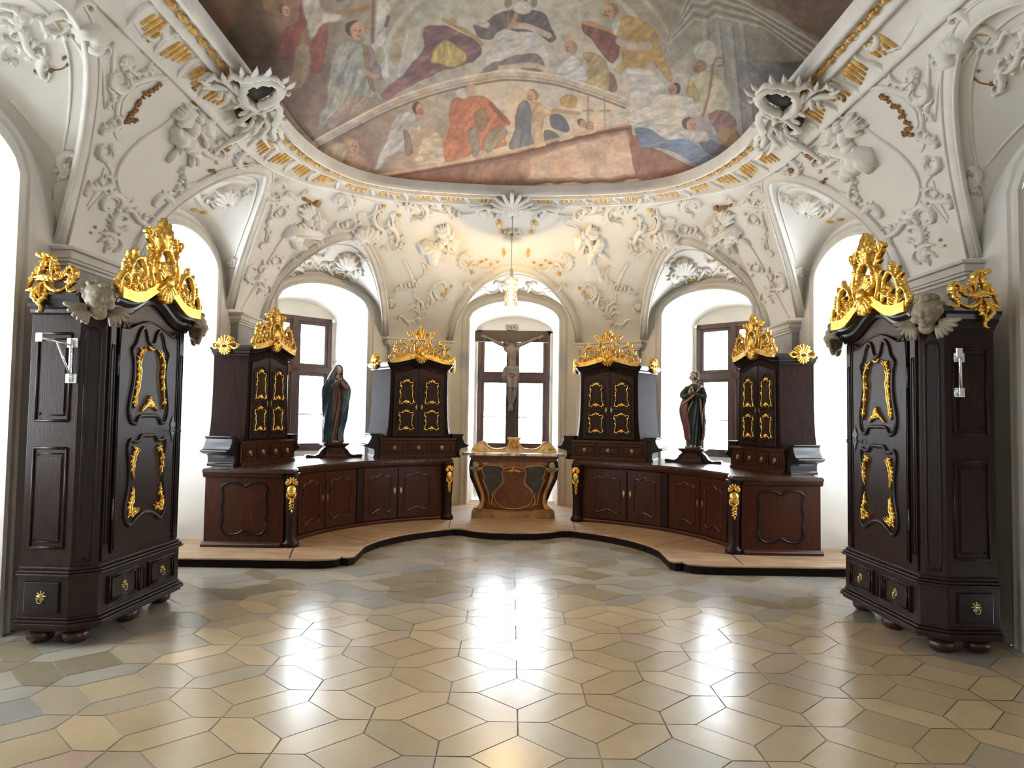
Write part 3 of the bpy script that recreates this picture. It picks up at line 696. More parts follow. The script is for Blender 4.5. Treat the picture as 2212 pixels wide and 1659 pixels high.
# ================================================================ wardrobes
def wardrobe(loc, rz, m, label, hinge_mat='iron'):
    r = thing('wardrobe', label, 'wardrobe', loc, rz, 'tall carved wardrobes')
    HF, HT, CH, DP = .56, .67, .125, .50
    def plan(e, back=0):      # outline with chamfered front corners, grown by e
        return [(-HF - e * .4, -e), (HF + e * .4, -e), (HT + e, CH - e * .4), (HT + e, DP), (-HT - e, DP), (-HT - e, CH - e * .4)]
    top = lambda x: 2.44 + .15 * (0.5 + 0.5 * cos(pi * min(1, abs(x) / .50))) ** 1.0 - .03 * sin(pi * min(1, abs(x) / .56)) ** 2
    b = MB(); b.slab(plan(0), .50, 2.40)
    # front upper board with arched top
    xs = [-HF + 2 * HF * i / 28 for i in range(29)]
    b.prism([(-HF, 2.38)] + [(x, top(x)) for x in xs] + [(HF, 2.38)], -.25, 0.0, FRONT)
    # raised corner stiles
    for sx in (-1, 1): b.box(sx * .50 - .035, sx * .50 + .035, -.018, .02, .58, 2.40)
    b.build('body', 'wood', r, bevel=.004)
    # chamfer panels
    for sx in (-1, 1):
        a = V((sx * HF, 0, 0)); c = V((sx * HT, CH, 0)); t = (c - a).normalized(); nn = V((t.y, -t.x, 0)) * (1 if sx > 0 else -1)
        if nn.y > 0: nn = -nn
        mid = (a + c) / 2; T = lambda u, v, w, mid=mid, t=t, nn=nn: mid + t * u + nn * w + V((0, 0, v))
        cp = MB(); molding_loop(cp, T, [(-.045, .68), (-.045, 1.5), (-.045, 2.22), (-.02, 2.30), (.02, 2.30), (.045, 2.22), (.045, 1.5), (.045, .68), (0, .62)], .010, 3)
        molding_loop(cp, T, [(-.04, .26), (-.04, .38), (0, .45), (.04, .38), (.04, .26), (0, .23)], .010, 3)
        cp.build('corner_panel_moulding', 'wood', r)
    # base with mouldings
    b = MB(); b.slab(plan(.02), .17, .52); b.build('base', 'wood', r, bevel=.004)
    md = MB()
    for e, z0, z1 in ((.055, .50, .52), (.04, .52, .54), (.02, .54, .565), (.05, .17, .19), (.065, .14, .17), (.045, .115, .14), (.03, .19, .21)): md.slab(plan(e), z0, z1)
    md.build('plinth_moulding', 'wood', r, bevel=.006)
    # cornice: profile following the arch at the front, straight on chamfer and sides
    def crn(z_off, e0, e1, dz):
        pts = []
        ln = plan(e1)
        path = [ln[3], ln[2]] + [(HF + e1 * .4 - 2 * (HF + e1 * .4) * i / 28, -e1) for i in range(29)] + [ln[5], ln[4]]
        return [(x, y, z_off + (top(x / 1.0) - 2.42 if abs(x) <= HF + .001 and y < 0.01 else 0.0)) for x, y in path]
    prof = [(.0, -.02), (.02, -.01), (.03, .015), (.055, .03), (.06, .055), (.09, .085), (.095, .11), (.0, .12)]
    R = [crn(2.42 + zz, 0, ee, 0) for ee, zz in prof]
    cm = MB(); m_ = len(R[0]); cm.add([V(p) for rr in R for p in rr], [(k * m_ + i, k * m_ + i + 1, (k + 1) * m_ + i + 1, (k + 1) * m_ + i) for k in range(len(R) - 1) for i in range(m_ - 1)])
    tp = R[-1]; o = len(cm.v); cm.add([V(p) for p in tp] + [V((p[0], DP, p[2])) for p in tp], [(i, i + 1, m_ + i + 1, m_ + i) for i in range(m_ - 1)])
    cm.build('cornice', 'wood_black', r)
    # feet
    for x, y in ((-.56, .14), (.56, .14), (0, .10), (-.57, .40), (.57, .40)):
        f = MB(); f.lathe([(.03, 0), (.062, .006), (.088, .03), (.092, .05), (.092, .062), (.085, .085), (.05, .108), (.045, .118)], (x, y, 0), 20); f.build('bun_foot', 'foot', r)
    # door
    dtop = lambda x: 2.34 + .105 * (0.5 + 0.5 * cos(pi * min(1, abs(x) / .36)))
    xs = [-.43 + .86 * i / 24 for i in range(25)]
    d = MB(); d.prism([(-.43, .62), (.43, .62)] + [(x, dtop(x)) for x in reversed(xs)], 0, .022, FRONT)
    dr = d.build('door', 'wood', r, bevel=.005)
    g = MB(); FT = lambda u, v, w=0: V((u, -.022 - w, v))
    molding_loop(g, FT, [(-.415, .64), (-.415, 1.5), (-.415, 2.32), (-.30, 2.345), (-.16, 2.40), (0, 2.43), (.16, 2.40), (.30, 2.345), (.415, 2.32), (.415, 1.5), (.415, .64)], .007, 4, False)
    g.build('door_edge_moulding', 'wood_black', dr)
    # upper field: keyhole shaped cartouche; lower field: waisted cartouche
    up = [(0, 2.25), (.045, 2.27), (.075, 2.345), (.12, 2.375), (.175, 2.33), (.215, 2.24), (.255, 2.20), (.265, 2.18), (.235, 2.08), (.235, 1.95), (.27, 1.80), (.285, 1.70), (.25, 1.615), (.185, 1.60), (.15, 1.645), (.09, 1.66)]
    lo = [(0, 1.50), (.10, 1.50), (.14, 1.46), (.20, 1.455), (.25, 1.47), (.275, 1.40), (.25, 1.25), (.25, 1.10), (.285, .97), (.285, .86), (.22, .80), (.14, .84), (.06, .87), (0, .875)]
    for sh in (up, lo):
        loop = sh + [(-x, y) for x, y in reversed(sh[1 if sh[0][0] == 0 else 0:(len(sh) - 1 if sh[-1][0] == 0 else len(sh))])]
        fm = MB(); molding_loop(fm, FT, loop, .017, 4)
        cx, cy = 0, sum(y for _, y in sh) / len(sh)
        molding_loop(fm, FT, [(x * .90, cy + (y - cy) * .955) for x, y in loop], .006, 4)
        fm.build('panel_moulding', 'wood_black', dr)
    # gilded sprays
    GT = lambda u, v, w=0: V((u, -.026 - w, v))
    def spray(pts, w=.016, ns=10):
        a = MB(); w *= .62; ribbon(a, GT, pts, w, .018, serr=.5, ns=ns, seg=8, n=5)
        ribbon(a, GT, [(p[0] * .96, p[1] - .012) for p in pts], w * .6, .028, serr=.3, ns=ns // 2, n=5)
        for i, p in enumerate(pts[1:-1]):
            for sg, k_ in ((1, .8), (-1, 1.0), (1, -.5), (-1, -.6)): leaf(a, GT, p, (p[0] + sg * .030, p[1] + .040 * k_), .009, .018, .25 * sg, 3)
        a.build('gilded_spray', 'gold', dr)
    for sx in (-1, 1):
        s_ = lambda L: [(sx * x, y) for x, y in L]
        spray(s_([(.09, 2.215), (.15, 2.17), (.185, 2.10), (.175, 2.0), (.19, 1.90), (.215, 1.78), (.225, 1.73)]))
        spray(s_([(.13, 1.40), (.18, 1.38), (.215, 1.31), (.215, 1.24), (.20, 1.17)]))
        spray(s_([(.20, 1.10), (.205, 1.02), (.235, .95), (.225, .88), (.17, .90), (.10, .925)]))
    a = MB(); ribbon(a, GT, [(-.12, 1.70), (-.07, 1.735), (0, 1.77), (.07, 1.735), (.12, 1.70)], .022, .025, serr=.35, ns=8)
    leaf(a, GT, (-.01, 1.75), (0, 1.83), .025, .03, .1); shell(a, GT, (0, 1.73), .06, radians(20), radians(160), 5, .010, .025); a.build('gilded_spray', 'gold', dr)
    a = MB(); ribbon(a, GT, [(-.05, 2.23), (0, 2.205), (.05, 2.23)], .013, .02, serr=.2, ns=4); a.build('gilded_spray', 'gold', dr)
    # lock plate with key (on the far side), hinges (near side)
    kx = .375 * m
    kp = keyplate(lambda u, v, w: V((kx + u, -.024 - w, 1.55 + v)), 1.9).build('keyplate', 'iron', dr)
    ky = MB(); ky.tube([(kx, -.03, 1.53), (kx, -.075, 1.53)], .004); ky.tube(pl(lambda u, v, w: V((kx, -.085 + u, 1.53 + v)), [(.016 * cos(t), .02 * sin(t)) for t in [i * pi / 4 for i in range(8)]], 2, True), .004, 6, True); ky.build('key', 'iron', kp)
    for z in (.95, 2.05):
        hg = MB(); hg.tube([(-.445 * m, -.025, z - .08), (-.445 * m, -.025, z + .08)], .009); hg.build('hinge', 'iron', dr)
    for sx in (-1, 1):
        sm = MB(); X = sx * .50
        molding_loop(sm, lambda u, v, w=0: V((X + u, -.018 - w, v)), [(-.018, .70), (-.018, 2.15), (-.01, 2.20), (.018, 2.20), (.018, .70)], .006, 1, False)
        sm.build('stile_moulding', 'wood_black', r)
    # drawers
    for sx in (-1, 1):
        X = sx * .27
        dw = MB(); dw.box(X - .20, X + .20, -.034, .0, .25, .46); do = dw.build('drawer', 'wood', r, bevel=.004)
        dm = MB(); DT = lambda u, v, w=0: V((X + u, -.036 - w, .355 + v))
        for k in (1.0, .82):
            P = [(-.19 * k, -.095 * k), (.19 * k, -.095 * k), (.19 * k, .095 * k), (-.19 * k, .095 * k)]
            for i in range(4): dm.stroke([DT(*P[i]), DT(*P[(i + 1) % 4])], nrm(DT), .007, .009, taper=(1, 1))
        dm.build('drawer_moulding', 'wood_black', do); pull(lambda u, v, w: DT(u * 1.2, v * 1.2, w)).build('drawer_pull', 'brass', do)
    tri = MB(); molding_loop(tri, lambda u, v, w=0: V((u, -.022 - w, v)), [(-.025, .25), (-.025, .41), (0, .45), (.025, .41), (.025, .25)], .006, 2, False); tri.build('divider', 'wood', r)
    # near side: two framed panels, drawer, swing bracket; the far side carries plain ones
    sd = -m
    ST = lambda u, v, w=0: V((sd * (HT + w), .315 + u * .80, v))
    for z0, z1 in ((1.62, 2.26), (.70, 1.42)):
        pm = MB(); pm.box(min(sd * HT, sd * (HT + .012)), max(sd * HT, sd * (HT + .012)), .225, .405, z0 + .06, z1 - .06)
        for k, r_ in ((.0, .011), (.04, .006)):
            P = [(-.155 + k, z0 + k), (.155 - k, z0 + k), (.155 - k, z1 - k), (-.155 + k, z1 - k)]
            for i in range(4): pm.stroke([ST(*P[i]), ST(*P[(i + 1) % 4])], nrm(ST), r_, r_ * 1.2, taper=(1, 1))
        pm.build('side_panel', 'wood', r)
    dw = MB(); dw.box(min(sd * HT, sd * (HT + .035)), max(sd * HT, sd * (HT + .035)), .185, .445, .24, .46); do = dw.build('drawer', 'wood_black', r, bevel=.006)
    pull(lambda u, v, w: V((sd * (HT + .035 + w), .315 + u * 1.3, .36 + v * 1.3))).build('drawer_pull', 'brass', do)
    br = MB(); yb = .17 if m > 0 else .22
    for z in (1.93, 2.19): br.box(min(sd * HT, sd * (HT + .02)), max(sd * HT, sd * (HT + .02)), yb - .035, yb + .045, z - .035, z + .035)
    br.tube([(sd * (HT + .035), yb, 1.90), (sd * (HT + .035), yb, 2.22)], .013, 8)
    bo = br.build('bracket_plate', 'silver', r, bevel=.004)
    ar = MB(); e = V((sd * (HT + .30), yb + (.05 if m > 0 else -.18), 2.20))
    ar.tube([(sd * (HT + .035), yb, 2.17), e], .009, 8); ar.tube([(sd * (HT + .035), yb, 1.95), V((sd * (HT + .035), yb, 2.17)).lerp(e, .45)], .007, 8)
    ar.box(e.x - .006, e.x + .006, e.y - .02, e.y + .02, e.z - .03, e.z + .03)
    ar.build('swing_arm', 'silver', bo)
    # crests and cherub heads
    sc = 1.18; CT = lambda u, v, w: V((u * sc, -.10 - w * sc, 2.545 + v * sc))
    bs = lambda u: (top(u * sc) - 2.42 + .0) / sc
    A, B = crest(CT, bs); A.build('gilded_crest', 'gold', r).name = 'gilded_crest'; B.build('crest_cartouche', 'gold', r)
    side_crest(lambda u, v, w: V((sd * (HT + .10 + w), .29 + u, 2.545 + v)), 1, -1).build('side_crest', 'gold', r)
    q = .707
    for sx, cs in ((-1, 1.15), (1, 1.15)):
        n_ = V((sx * .62, -.78, 0)).normalized(); t_ = V((n_.y, -n_.x, 0)) * -1; c = V((sx * .70, -.02, 2.53))
        cherub(r, (lambda x, y, z, c=c, t_=t_, n_=n_: c + t_ * x + V((0, 0, y)) + n_ * z + V((0, 0, -.25 * z))), cs)
    return r
wardrobe((-3.04, 5.84, 0), radians(87.1), 1, 'tall dark walnut wardrobe against the left wall, gilded crest, lit from the front')
wardrobe((3.06, 5.94, 0), radians(-89.0), -1, 'tall dark walnut wardrobe against the right wall, its near side in deep shade')

# ================================================================ platform
arcp = lambda r, a: (-r * cos(radians(a)), 8.3 + r * sin(radians(a)))
eh = [(-4.55, 7.86), (-2.25, 7.86), (-2.08, 7.88), (-1.98, 7.93), (-1.935, 8.0), (-1.925, 8.07), (-1.885, 8.03), (-1.84, 8.03), (-1.80, 8.09), (-1.80, 8.16)]
eh += [arcp(1.83 + .0032 * (a - 5), a) for a in range(26 - 14, 64, 4)]
eh += [(-.84, 10.17), (-.70, 10.15), (-.52, 9.99), (-.30, 9.88), (0, 9.845)]
edge = eh + [(-x, y) for x, y in reversed(eh[:-1])]
PT = .10
plat = MB(); plat.slab([p for p in edge] + [(4.55, 9.0), (3.84, 9.02), (3.84, 10.84), (2.3, 12.38), (1.15, 12.98), (.8, 13.6), (-.8, 13.6), (-1.15, 12.98), (-2.3, 12.38), (-3.84, 10.84), (-3.84, 9.02), (-4.55, 9.0)], .0, PT)
pb = plat.build('platform', 'boards', kind='structure'); pb['label'] = 'low curved wooden step carrying the altar and counters'
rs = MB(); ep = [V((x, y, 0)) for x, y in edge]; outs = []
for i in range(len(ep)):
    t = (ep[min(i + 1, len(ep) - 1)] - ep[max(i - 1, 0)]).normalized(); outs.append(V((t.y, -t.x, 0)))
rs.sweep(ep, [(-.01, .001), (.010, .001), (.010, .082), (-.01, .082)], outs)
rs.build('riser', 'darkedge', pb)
ns_ = MB(); ns_.sweep(ep, [(-.03, .084), (.018, .084), (.024, .094), (.018, .104), (-.03, .104)], outs); ns_.build('nosing', 'boards', pb)
# board joints
bj = MB()
for x0, y0, x1, y1 in ((-2.45, 7.86, -2.6, 8.5), (2.55, 7.86, 2.62, 8.5), (-.9, 10.2, -.95, 11.1), (.9, 10.2, .95, 11.1), (-1.8, 9.0, -2.45, 9.6), (1.8, 9.0, 2.45, 9.6)):
    d = V((x1 - x0, y1 - y0, 0)).normalized(); s_ = V((-d.y, d.x, 0)) * .006
    a, b = V((x0, y0, PT + .0012)), V((x1, y1, PT + .0012)); bj.add([a - s_, b - s_, b + s_, a + s_], [(0, 1, 2, 3)])
bj.build('board_joints', 'darkedge', pb)

# ================================================================ curved counters
CR, CTOP = 2.78, 1.03
def counter(sx, side):
    base = V((sx * 2.6, 9.6, PT))
    T0 = lambda x, y, z: V((sx * x, y, z)) - base
    r = thing('sacristy_counter', 'curved dark oak cupboard base with gilded pendants, %s of the altar' % side, 'cupboard', base, 0, 'curved cupboard bases beside the altar')
    arc = lambda a, w=0: (-(CR - w) * cos(radians(a)), 8.5 + (CR - w) * sin(radians(a)))
    A = lambda a, z, w: T0(*arc(a, w), z)
    rim = [arc(a) for a in range(8, 70, 2)] + [arc(69.5)]
    back = [(-1.2, 12.55), (-2.28, 12.2), (-3.68, 10.75), (-3.68, 8.52)]
    def grow(poly, e):
        c = []; 
        n = len(poly)
        for i in range(n):
            a, b, d = V(poly[i - 1]), V(poly[i]), V(poly[(i + 1) % n]); t = (d - a).normalized(); c.append((b.x + t.y * e, b.y - t.x * e))
        return c
    body = [(-3.68, 8.52), (-2.74, 8.52), (-2.70, 8.72)] + rim + back[:-1]
    mb = MB(); mb.slab(body, PT, .98); mb.v = [tuple(T0(*p)) for p in mb.v]; mb.build('body', 'wood_red', r)
    # base and frieze moulding along the front
    fr = [(-3.70, 8.515), (-3.2, 8.515), (-2.76, 8.515)]
    for nm, prof in (('base_moulding', [(0, 0), (.035, 0), (.035, .03), (.022, .045), (.012, .05), (0, .06)]), ('frieze_moulding', [(0, .82), (.02, .835), (.03, .86), (.03, .878), (0, .88)])):
        for path in (fr, rim):
            P = [V((x, y, PT)) for x, y in path]; outs = []
            for i in range(len(P)):
                t = (P[min(i + 1, len(P) - 1)] - P[max(i - 1, 0)]).normalized(); outs.append(V((t.y, -t.x, 0)))
            w = MB(); w.sweep(P, prof, outs); w.v = [tuple(T0(*p)) for p in w.v]; w.build(nm, 'wood_red', r)
    # corner post, arc-end post, middle stile
    for (x, y), h in (((-2.67, 8.60), 1), ((arc(68.5, .02)), 1)):
        w = MB(); w.lathe([(.10, 0), (.105, .03), (.10, .055), (.085, .065), (.075, .10), (.072, .30), (.085, .55), (.092, .78), (.098, .86), (.098, .88)], (x, y, PT), 20); w.v = [tuple(T0(*p)) for p in w.v]; w.build('corner_column', 'wood', r)
    w = MB(); w.add([A(a, z, d) for a, d in ((36.7, 0), (36.7, .025), (39.0, .025), (39.0, 0)) for z in (.16, .92)], [(0, 1, 3, 2), (2, 3, 5, 4), (4, 5, 7, 6), (0, 2, 4, 6), (1, 7, 5, 3)][:3] + [(0, 2, 4, 6), (1, 3, 5, 7)]); w.build('stile', 'wood', r)
    # doors
    for a0, a1, key in ((11.2, 23.6, 1), (23.9, 36.4, -1), (39.3, 51.4, 1), (51.8, 64.8, -1)):
        d = MB(); na = 8; V0 = []
        for i in range(na + 1):
            a = a0 + (a1 - a0) * i / na
            V0 += [A(a, .165, 0), A(a, .165, .02), A(a, .90, .02), A(a, .90, 0)]
        d.add(V0, [(4 * i + j, 4 * i + 4 + j, 4 * i + 4 + (j + 1) % 4, 4 * i + (j + 1) % 4) for i in range(na) for j in range(4)] + [(0, 1, 2, 3), tuple(4 * na + j for j in (3, 2, 1, 0))])
        do = d.build('door', 'wood_red', r, bevel=.003)
        am = (a0 + a1) / 2; k = CR * pi / 180
        DT = lambda u, v, w=0: A(am + u / k, v, .02 + w)
        pw = (a1 - a0) * k / 2 - .10; nn = (DT(0, .5, 1) - DT(0, .5, 0)).normalized()
        up = [(-pw, .77), (-pw * .85, .775), (-pw * .75, .80), (-pw * .4, .785), (0, .83), (pw * .4, .785), (pw * .75, .80), (pw * .85, .775), (pw, .77), (pw * .92, .68), (pw * .98, .55), (pw * .92, .40), (pw, .30), (pw * .85, .29), (pw * .75, .265), (pw * .4, .29), (0, .315), (-pw * .4, .29), (-pw * .75, .265), (-pw * .85, .29), (-pw, .30), (-pw * .92, .40), (-pw * .98, .55), (-pw * .92, .68)]
        fm = MB(); P = [DT(*p) for p in [(q.x, q.y) for q in crom([(a, b, 0) for a, b in up], 3, True)]]; fm.stroke(P, nn, .011, .013, closed=True, taper=(1, 1)); fm.build('panel_moulding', 'wood_gloss', do)
        keyplate(lambda u, v, w: DT(key * (pw + .055) + u, .57 + v, w + .002), .9).build('keyplate', 'brass', do)
    # end panel with curved outline
    ET = lambda u, v, w=0: T0(-3.21 + u, 8.52 - w, v)
    op = [(0, .81), (.07, .85), (.2, .855), (.27, .80), (.25, .68), (.27, .55), (.25, .42), (.27, .32), (.2, .25), (.07, .255), (0, .295)]
    loop = op + [(-x, y) for x, y in reversed(op[1:-1])]
    ep_ = MB(); nn = (ET(0, 0, 1) - ET(0, 0, 0)).normalized(); ep_.stroke([ET(q.x, q.y) for q in crom([(a, b, 0) for a, b in loop], 3, True)], nn, .014, .018, closed=True, taper=(1, 1)); ep_.build('panel_moulding', 'wood_black', r)
    # gilded pendants
    def pendant(c, n_, s):
        t_ = V((0, 0, 1)).cross(n_); T = lambda u, v, w=0: T0(c[0], c[1], 0) * 1.0 + t_ * u + n_ * w + V((0, 0, v))
        g = MB()
        shell(g, T, (0, .865), .075, radians(-10), radians(190), 8, .014, .03)
        for q in (-1, 1): ribbon(g, T, [(q * .02, .90), (q * .055, .885), (q * .06, .85), (q * .035, .84)], .012, .035)
        g.ell((0, 0, 0), (.056, .075, .045), 14, 10, T=lambda x, y, z: T(x, .775 + y, z + .01))
        for z in (.80, .775, .75): g.stroke([T(-.04, z, .03), T(0, z - .008, .058), T(.04, z, .03)], n_, .007, .008, taper=(1, 1))
        ribbon(g, T, [(.05, .75), (.035, .70), (.0, .66), (-.02, .645)], .018, .03); ribbon(g, T, [(-.05, .75), (-.04, .70), (.01, .67), (.03, .65)], .018, .03)
        for z, w_ in ((.62, .03), (.585, .026), (.555, .022)):
            leaf(g, T, (0, z + .03), (-.03, z), w_ * .5, .022); leaf(g, T, (0, z + .03), (.03, z), w_ * .5, .022)
        leaf(g, T, (0, .56), (0, .505), .014, .022); g.build('gilded_pendant', 'gold', r)
    n1 = V((sx * .35, -1, 0)).normalized() if 1 else None
    pendant((-2.67 + .025, 8.60 - .085), V((sx * .35, -1, 0)).normalized(), 1)
    x, y = arc(68.5, .11); a_ = radians(68.5 - 12); pendant((x, y), V((sx * cos(a_), -sin(a_), 0)), 1)
    # worktop (a thing of its own)
    top = thing('worktop', 'polished dark wood worktop on the curved cupboards, %s of the altar' % side, 'worktop', V((sx * 2.6, 9.6, .98)), 0, 'curved worktops beside the altar')
    tb = V((sx * 2.6, 9.6, .98)); rim2 = [arc(a, .045) for a in range(9, 70, 2)] + [arc(70.2, .045)]
    poly = [(-3.70, 8.46), (-2.72, 8.46), (-2.62, 8.50), (-2.60, 8.62), (-2.66, 8.80)] + rim2 + [(-1.18, 12.62), (-2.32, 12.26), (-3.70, 10.76)]
    w = MB(); w.slab(poly, .98, CTOP - .012); w.slab(grow(poly, -.012), CTOP - .0125, CTOP); w.v = [tuple(V((sx * p[0], p[1], p[2])) - tb) for p in w.v]; w.build('board', 'worktop', top, bevel=.006)
for sx, side in ((1, 'left'), (-1, 'right')):
    pass
counter(1, 'left'); counter(-1, 'right')

# ================================================================ dressers (upper cabinets)
def dresser(loc, rz, nd, DPT, SPL, label, crests=(1, 1)):
    r = thing('dresser', label, 'cabinet', loc, rz, 'small crested cabinets on the counters')
    top = lambda x: 1.42 + .085 * (0.5 + 0.5 * cos(pi * min(1, abs(x) / .42)))
    pf = MB(); pf.box(-.60, .60, -.03, DPT * .9, 0, .29); pf.build('plinth', 'wood_red', r, bevel=.004)
    pm = MB()
    for e, z0, z1 in ((.03, 0, .035), (.018, .035, .05), (.03, .275, .295), (.015, .295, .31)): pm.box(-.60 - e * .5, .60 + e * .5, -.03 - e, DPT * .9, z0, z1)
    pm.build('plinth_moulding', 'wood_red', r, bevel=.005)
    W_ = 1.14 / nd
    for i in range(nd):
        c = -.57 + W_ * (i + .5)
        d = MB(); d.box(c - W_ / 2 + .012, c + W_ / 2 - .012, -.045, -.02, .075, .255); do = d.build('drawer', 'wood_red', r, bevel=.004)
        dm = MB(); q = W_ / 2 - .045
        DT = lambda u, v, w=0: V((c + u, -.046 - w, .165 + v))
        P = [(-q, -.055), (q, -.055), (q, .055), (-q, .055)]
        for k in range(4): dm.stroke([DT(*P[k]), DT(*P[(k + 1) % 4])], nrm(DT), .006, .008, taper=(1, 1))
        dm.build('drawer_moulding', 'wood', do); pull(DT).build('drawer_pull', 'brass', do)
    # stepped shoulders with scrolled profile
    for sx in (-1, 1):
        P = [(.57, 0), (.70, 0), (.70, .03), (.685, .045), (.685, .11), (.70, .14), (.80, .165), (.845, .19), (.84, .205), (.79, .215), (.765, .25), (.74, .30), (.735, .345), (.755, .36), (.755, .375), (.56, .375)]
        s = MB(); s.prism([(sx * a, b) for a, b in P], .0, -DPT * .9, FRONT); s.build('shoulder', 'wood_black', r, bevel=.004)
        v_ = MB(); scroll(v_, lambda u, v, w=0: V((u, -.004 - w, v)), (sx * .625, .335), .032, pi / 2, -sx * 1.1, .008, .012, tail=[(sx * .66, .20), (sx * .64, .26), (sx * .66, .33)]); v_.build('console_scroll', 'wood_black', r)
    # body with flared foot, splayed towards the back
    prof = [(.515, .30), (.50, .36), (.482, .48), (.470, .65), (.463, .9), (.460, 1.15), (.460, 1.40)]
    F_ = [(-a, b) for a, b in prof] + [(x, top(x)) for x in [-.46 + .92 * i / 16 for i in range(1, 16)]] + [(a, b) for a, b in reversed(prof)]
    bd = MB(); fr_ = [V((u, 0, z)) for u, z in F_]; bk = [V((u * (1 + SPL / .5), DPT, z)) for u, z in F_]
    n = len(F_); bd.add(fr_ + bk, [tuple(range(n)), tuple(range(n, 2 * n))[::-1]] + [(i, (i + 1) % n, n + (i + 1) % n, n + i) for i in range(n)]); bd.build('body', 'wood_side', r)
    # side plank seams
    # cornice
    def line(e, z):
        xs = [.46 + e - 2 * (.46 + e) * i / 28 for i in range(29)]
        bx = (.46 + e) * (1 + SPL / .5)
        return [V((bx, DPT, z))] + [V((x, -e, z + top(x * .46 / (.46 + e)) - 1.42)) for x in xs] + [V((-bx, DPT, z))]
    pr = [(0, 1.385), (.012, 1.39), (.02, 1.41), (.04, 1.425), (.045, 1.445), (.065, 1.47), (.068, 1.49), (0, 1.495)]
    R = [line(e, z) for e, z in pr]; m_ = len(R[0]); cm = MB(); cm.add([p for rr in R for p in rr], [(k * m_ + i, k * m_ + i + 1, (k + 1) * m_ + i + 1, (k + 1) * m_ + i) for k in range(len(R) - 1) for i in range(m_ - 1)])
    tpp = R[-1][1:-1]; q_ = len(tpp); cm.add(tpp + [V((p.x * (1 + SPL / .5), DPT, p.z)) for p in tpp], [(i, i + 1, q_ + i + 1, q_ + i) for i in range(q_ - 1)])
    cm.build('cornice', 'wood_black', r)
    # doors
    for sx in (-1, 1):
        dt = lambda x: 1.325 + .075 * (0.5 + 0.5 * cos(pi * min(1, abs(x) / .38)))
        x0, x1 = .008, .395; xs = [x0 + (x1 - x0) * i / 10 for i in range(11)]
        d = MB(); d.prism([(sx * x0, .335), (sx * (x1 + .02), .335)] + [(sx * x, dt(x)) for x in reversed(xs)], 0, .018, FRONT); do = d.build('door', 'wood', r, bevel=.004)
        cx = sx * .205
        for z, h_, w_, k in ((1.03, .185, .115, .85), (.585, .150, .115, 1.0)):
            fm = MB(); PTt = lambda u, v, w=0: V((cx + u, -.020 - w, z + v))
            L_ = [(0, h_ + .06), (.06, h_ + .045), (.085, h_ + .01), (.13, h_ - .01), (.145, h_ - .06), (.13, 0), (.145, -h_ + .04), (.15, -h_ - .02), (.10, -h_ - .035), (0, -h_ - .01)]
            molding_loop(fm, PTt, L_ + [(-a, b) for a, b in reversed(L_[1:-1])], .010, 3); fm.build('panel_moulding', 'wood_black', do)
            gilt_frame(lambda u, v, w=0: V((cx + u, -.022 - w, z + v)), w_, h_, k).build('gilded_frame', 'gold', do)
        keyplate(lambda u, v, w: V((sx * .045 + u, -.020 - w, .80 + v)), .85).build('keyplate', 'brass', do)
    sl = MB(); sl.box(-.012, .012, -.026, 0, .335, 1.40); sl.build('centre_strip', 'wood_black', r)
    CT = lambda u, v, w: V((u * .94, -.075 - w, 1.50 + v))
    A, B = crest(CT, lambda u: top(u * .94 * .46 / .52) - 1.42); A.build('gilded_crest', 'gold_dull', r); B.build('crest_cartouche', 'gold_dull', r)
    for sx in (-1, 1):
        if not crests[0 if sx < 0 else 1]: continue
        c = V((sx * (.46 + SPL * .46 + .09), DPT * .55, 1.50)); nn = V((sx * DPT, -SPL * .92, 0)).normalized(); t_ = V((0, 0, 1)).cross(nn)
        side_crest(lambda u, v, w: c + t_ * u + V((0, 0, v)) + nn * w, 0).build('side_crest', 'gold', r)
dresser((-1.50, 11.22, CTOP), radians(21), 3, .60, .20, 'crested cabinet with three drawers on the counter, just left of the crucifix')
dresser((1.51, 11.22, CTOP), radians(-21), 3, .60, .20, 'crested cabinet with three drawers on the counter, just right of the crucifix')
dresser((-3.27, 9.42, CTOP), radians(76), 4, .42, .12, 'crested cabinet with four drawers at the left end, left of the blue-cloaked statue')
dresser((3.27, 9.47, CTOP), radians(-76), 4, .42, .12, 'crested cabinet with four drawers at the right end, right of the red-cloaked statue')
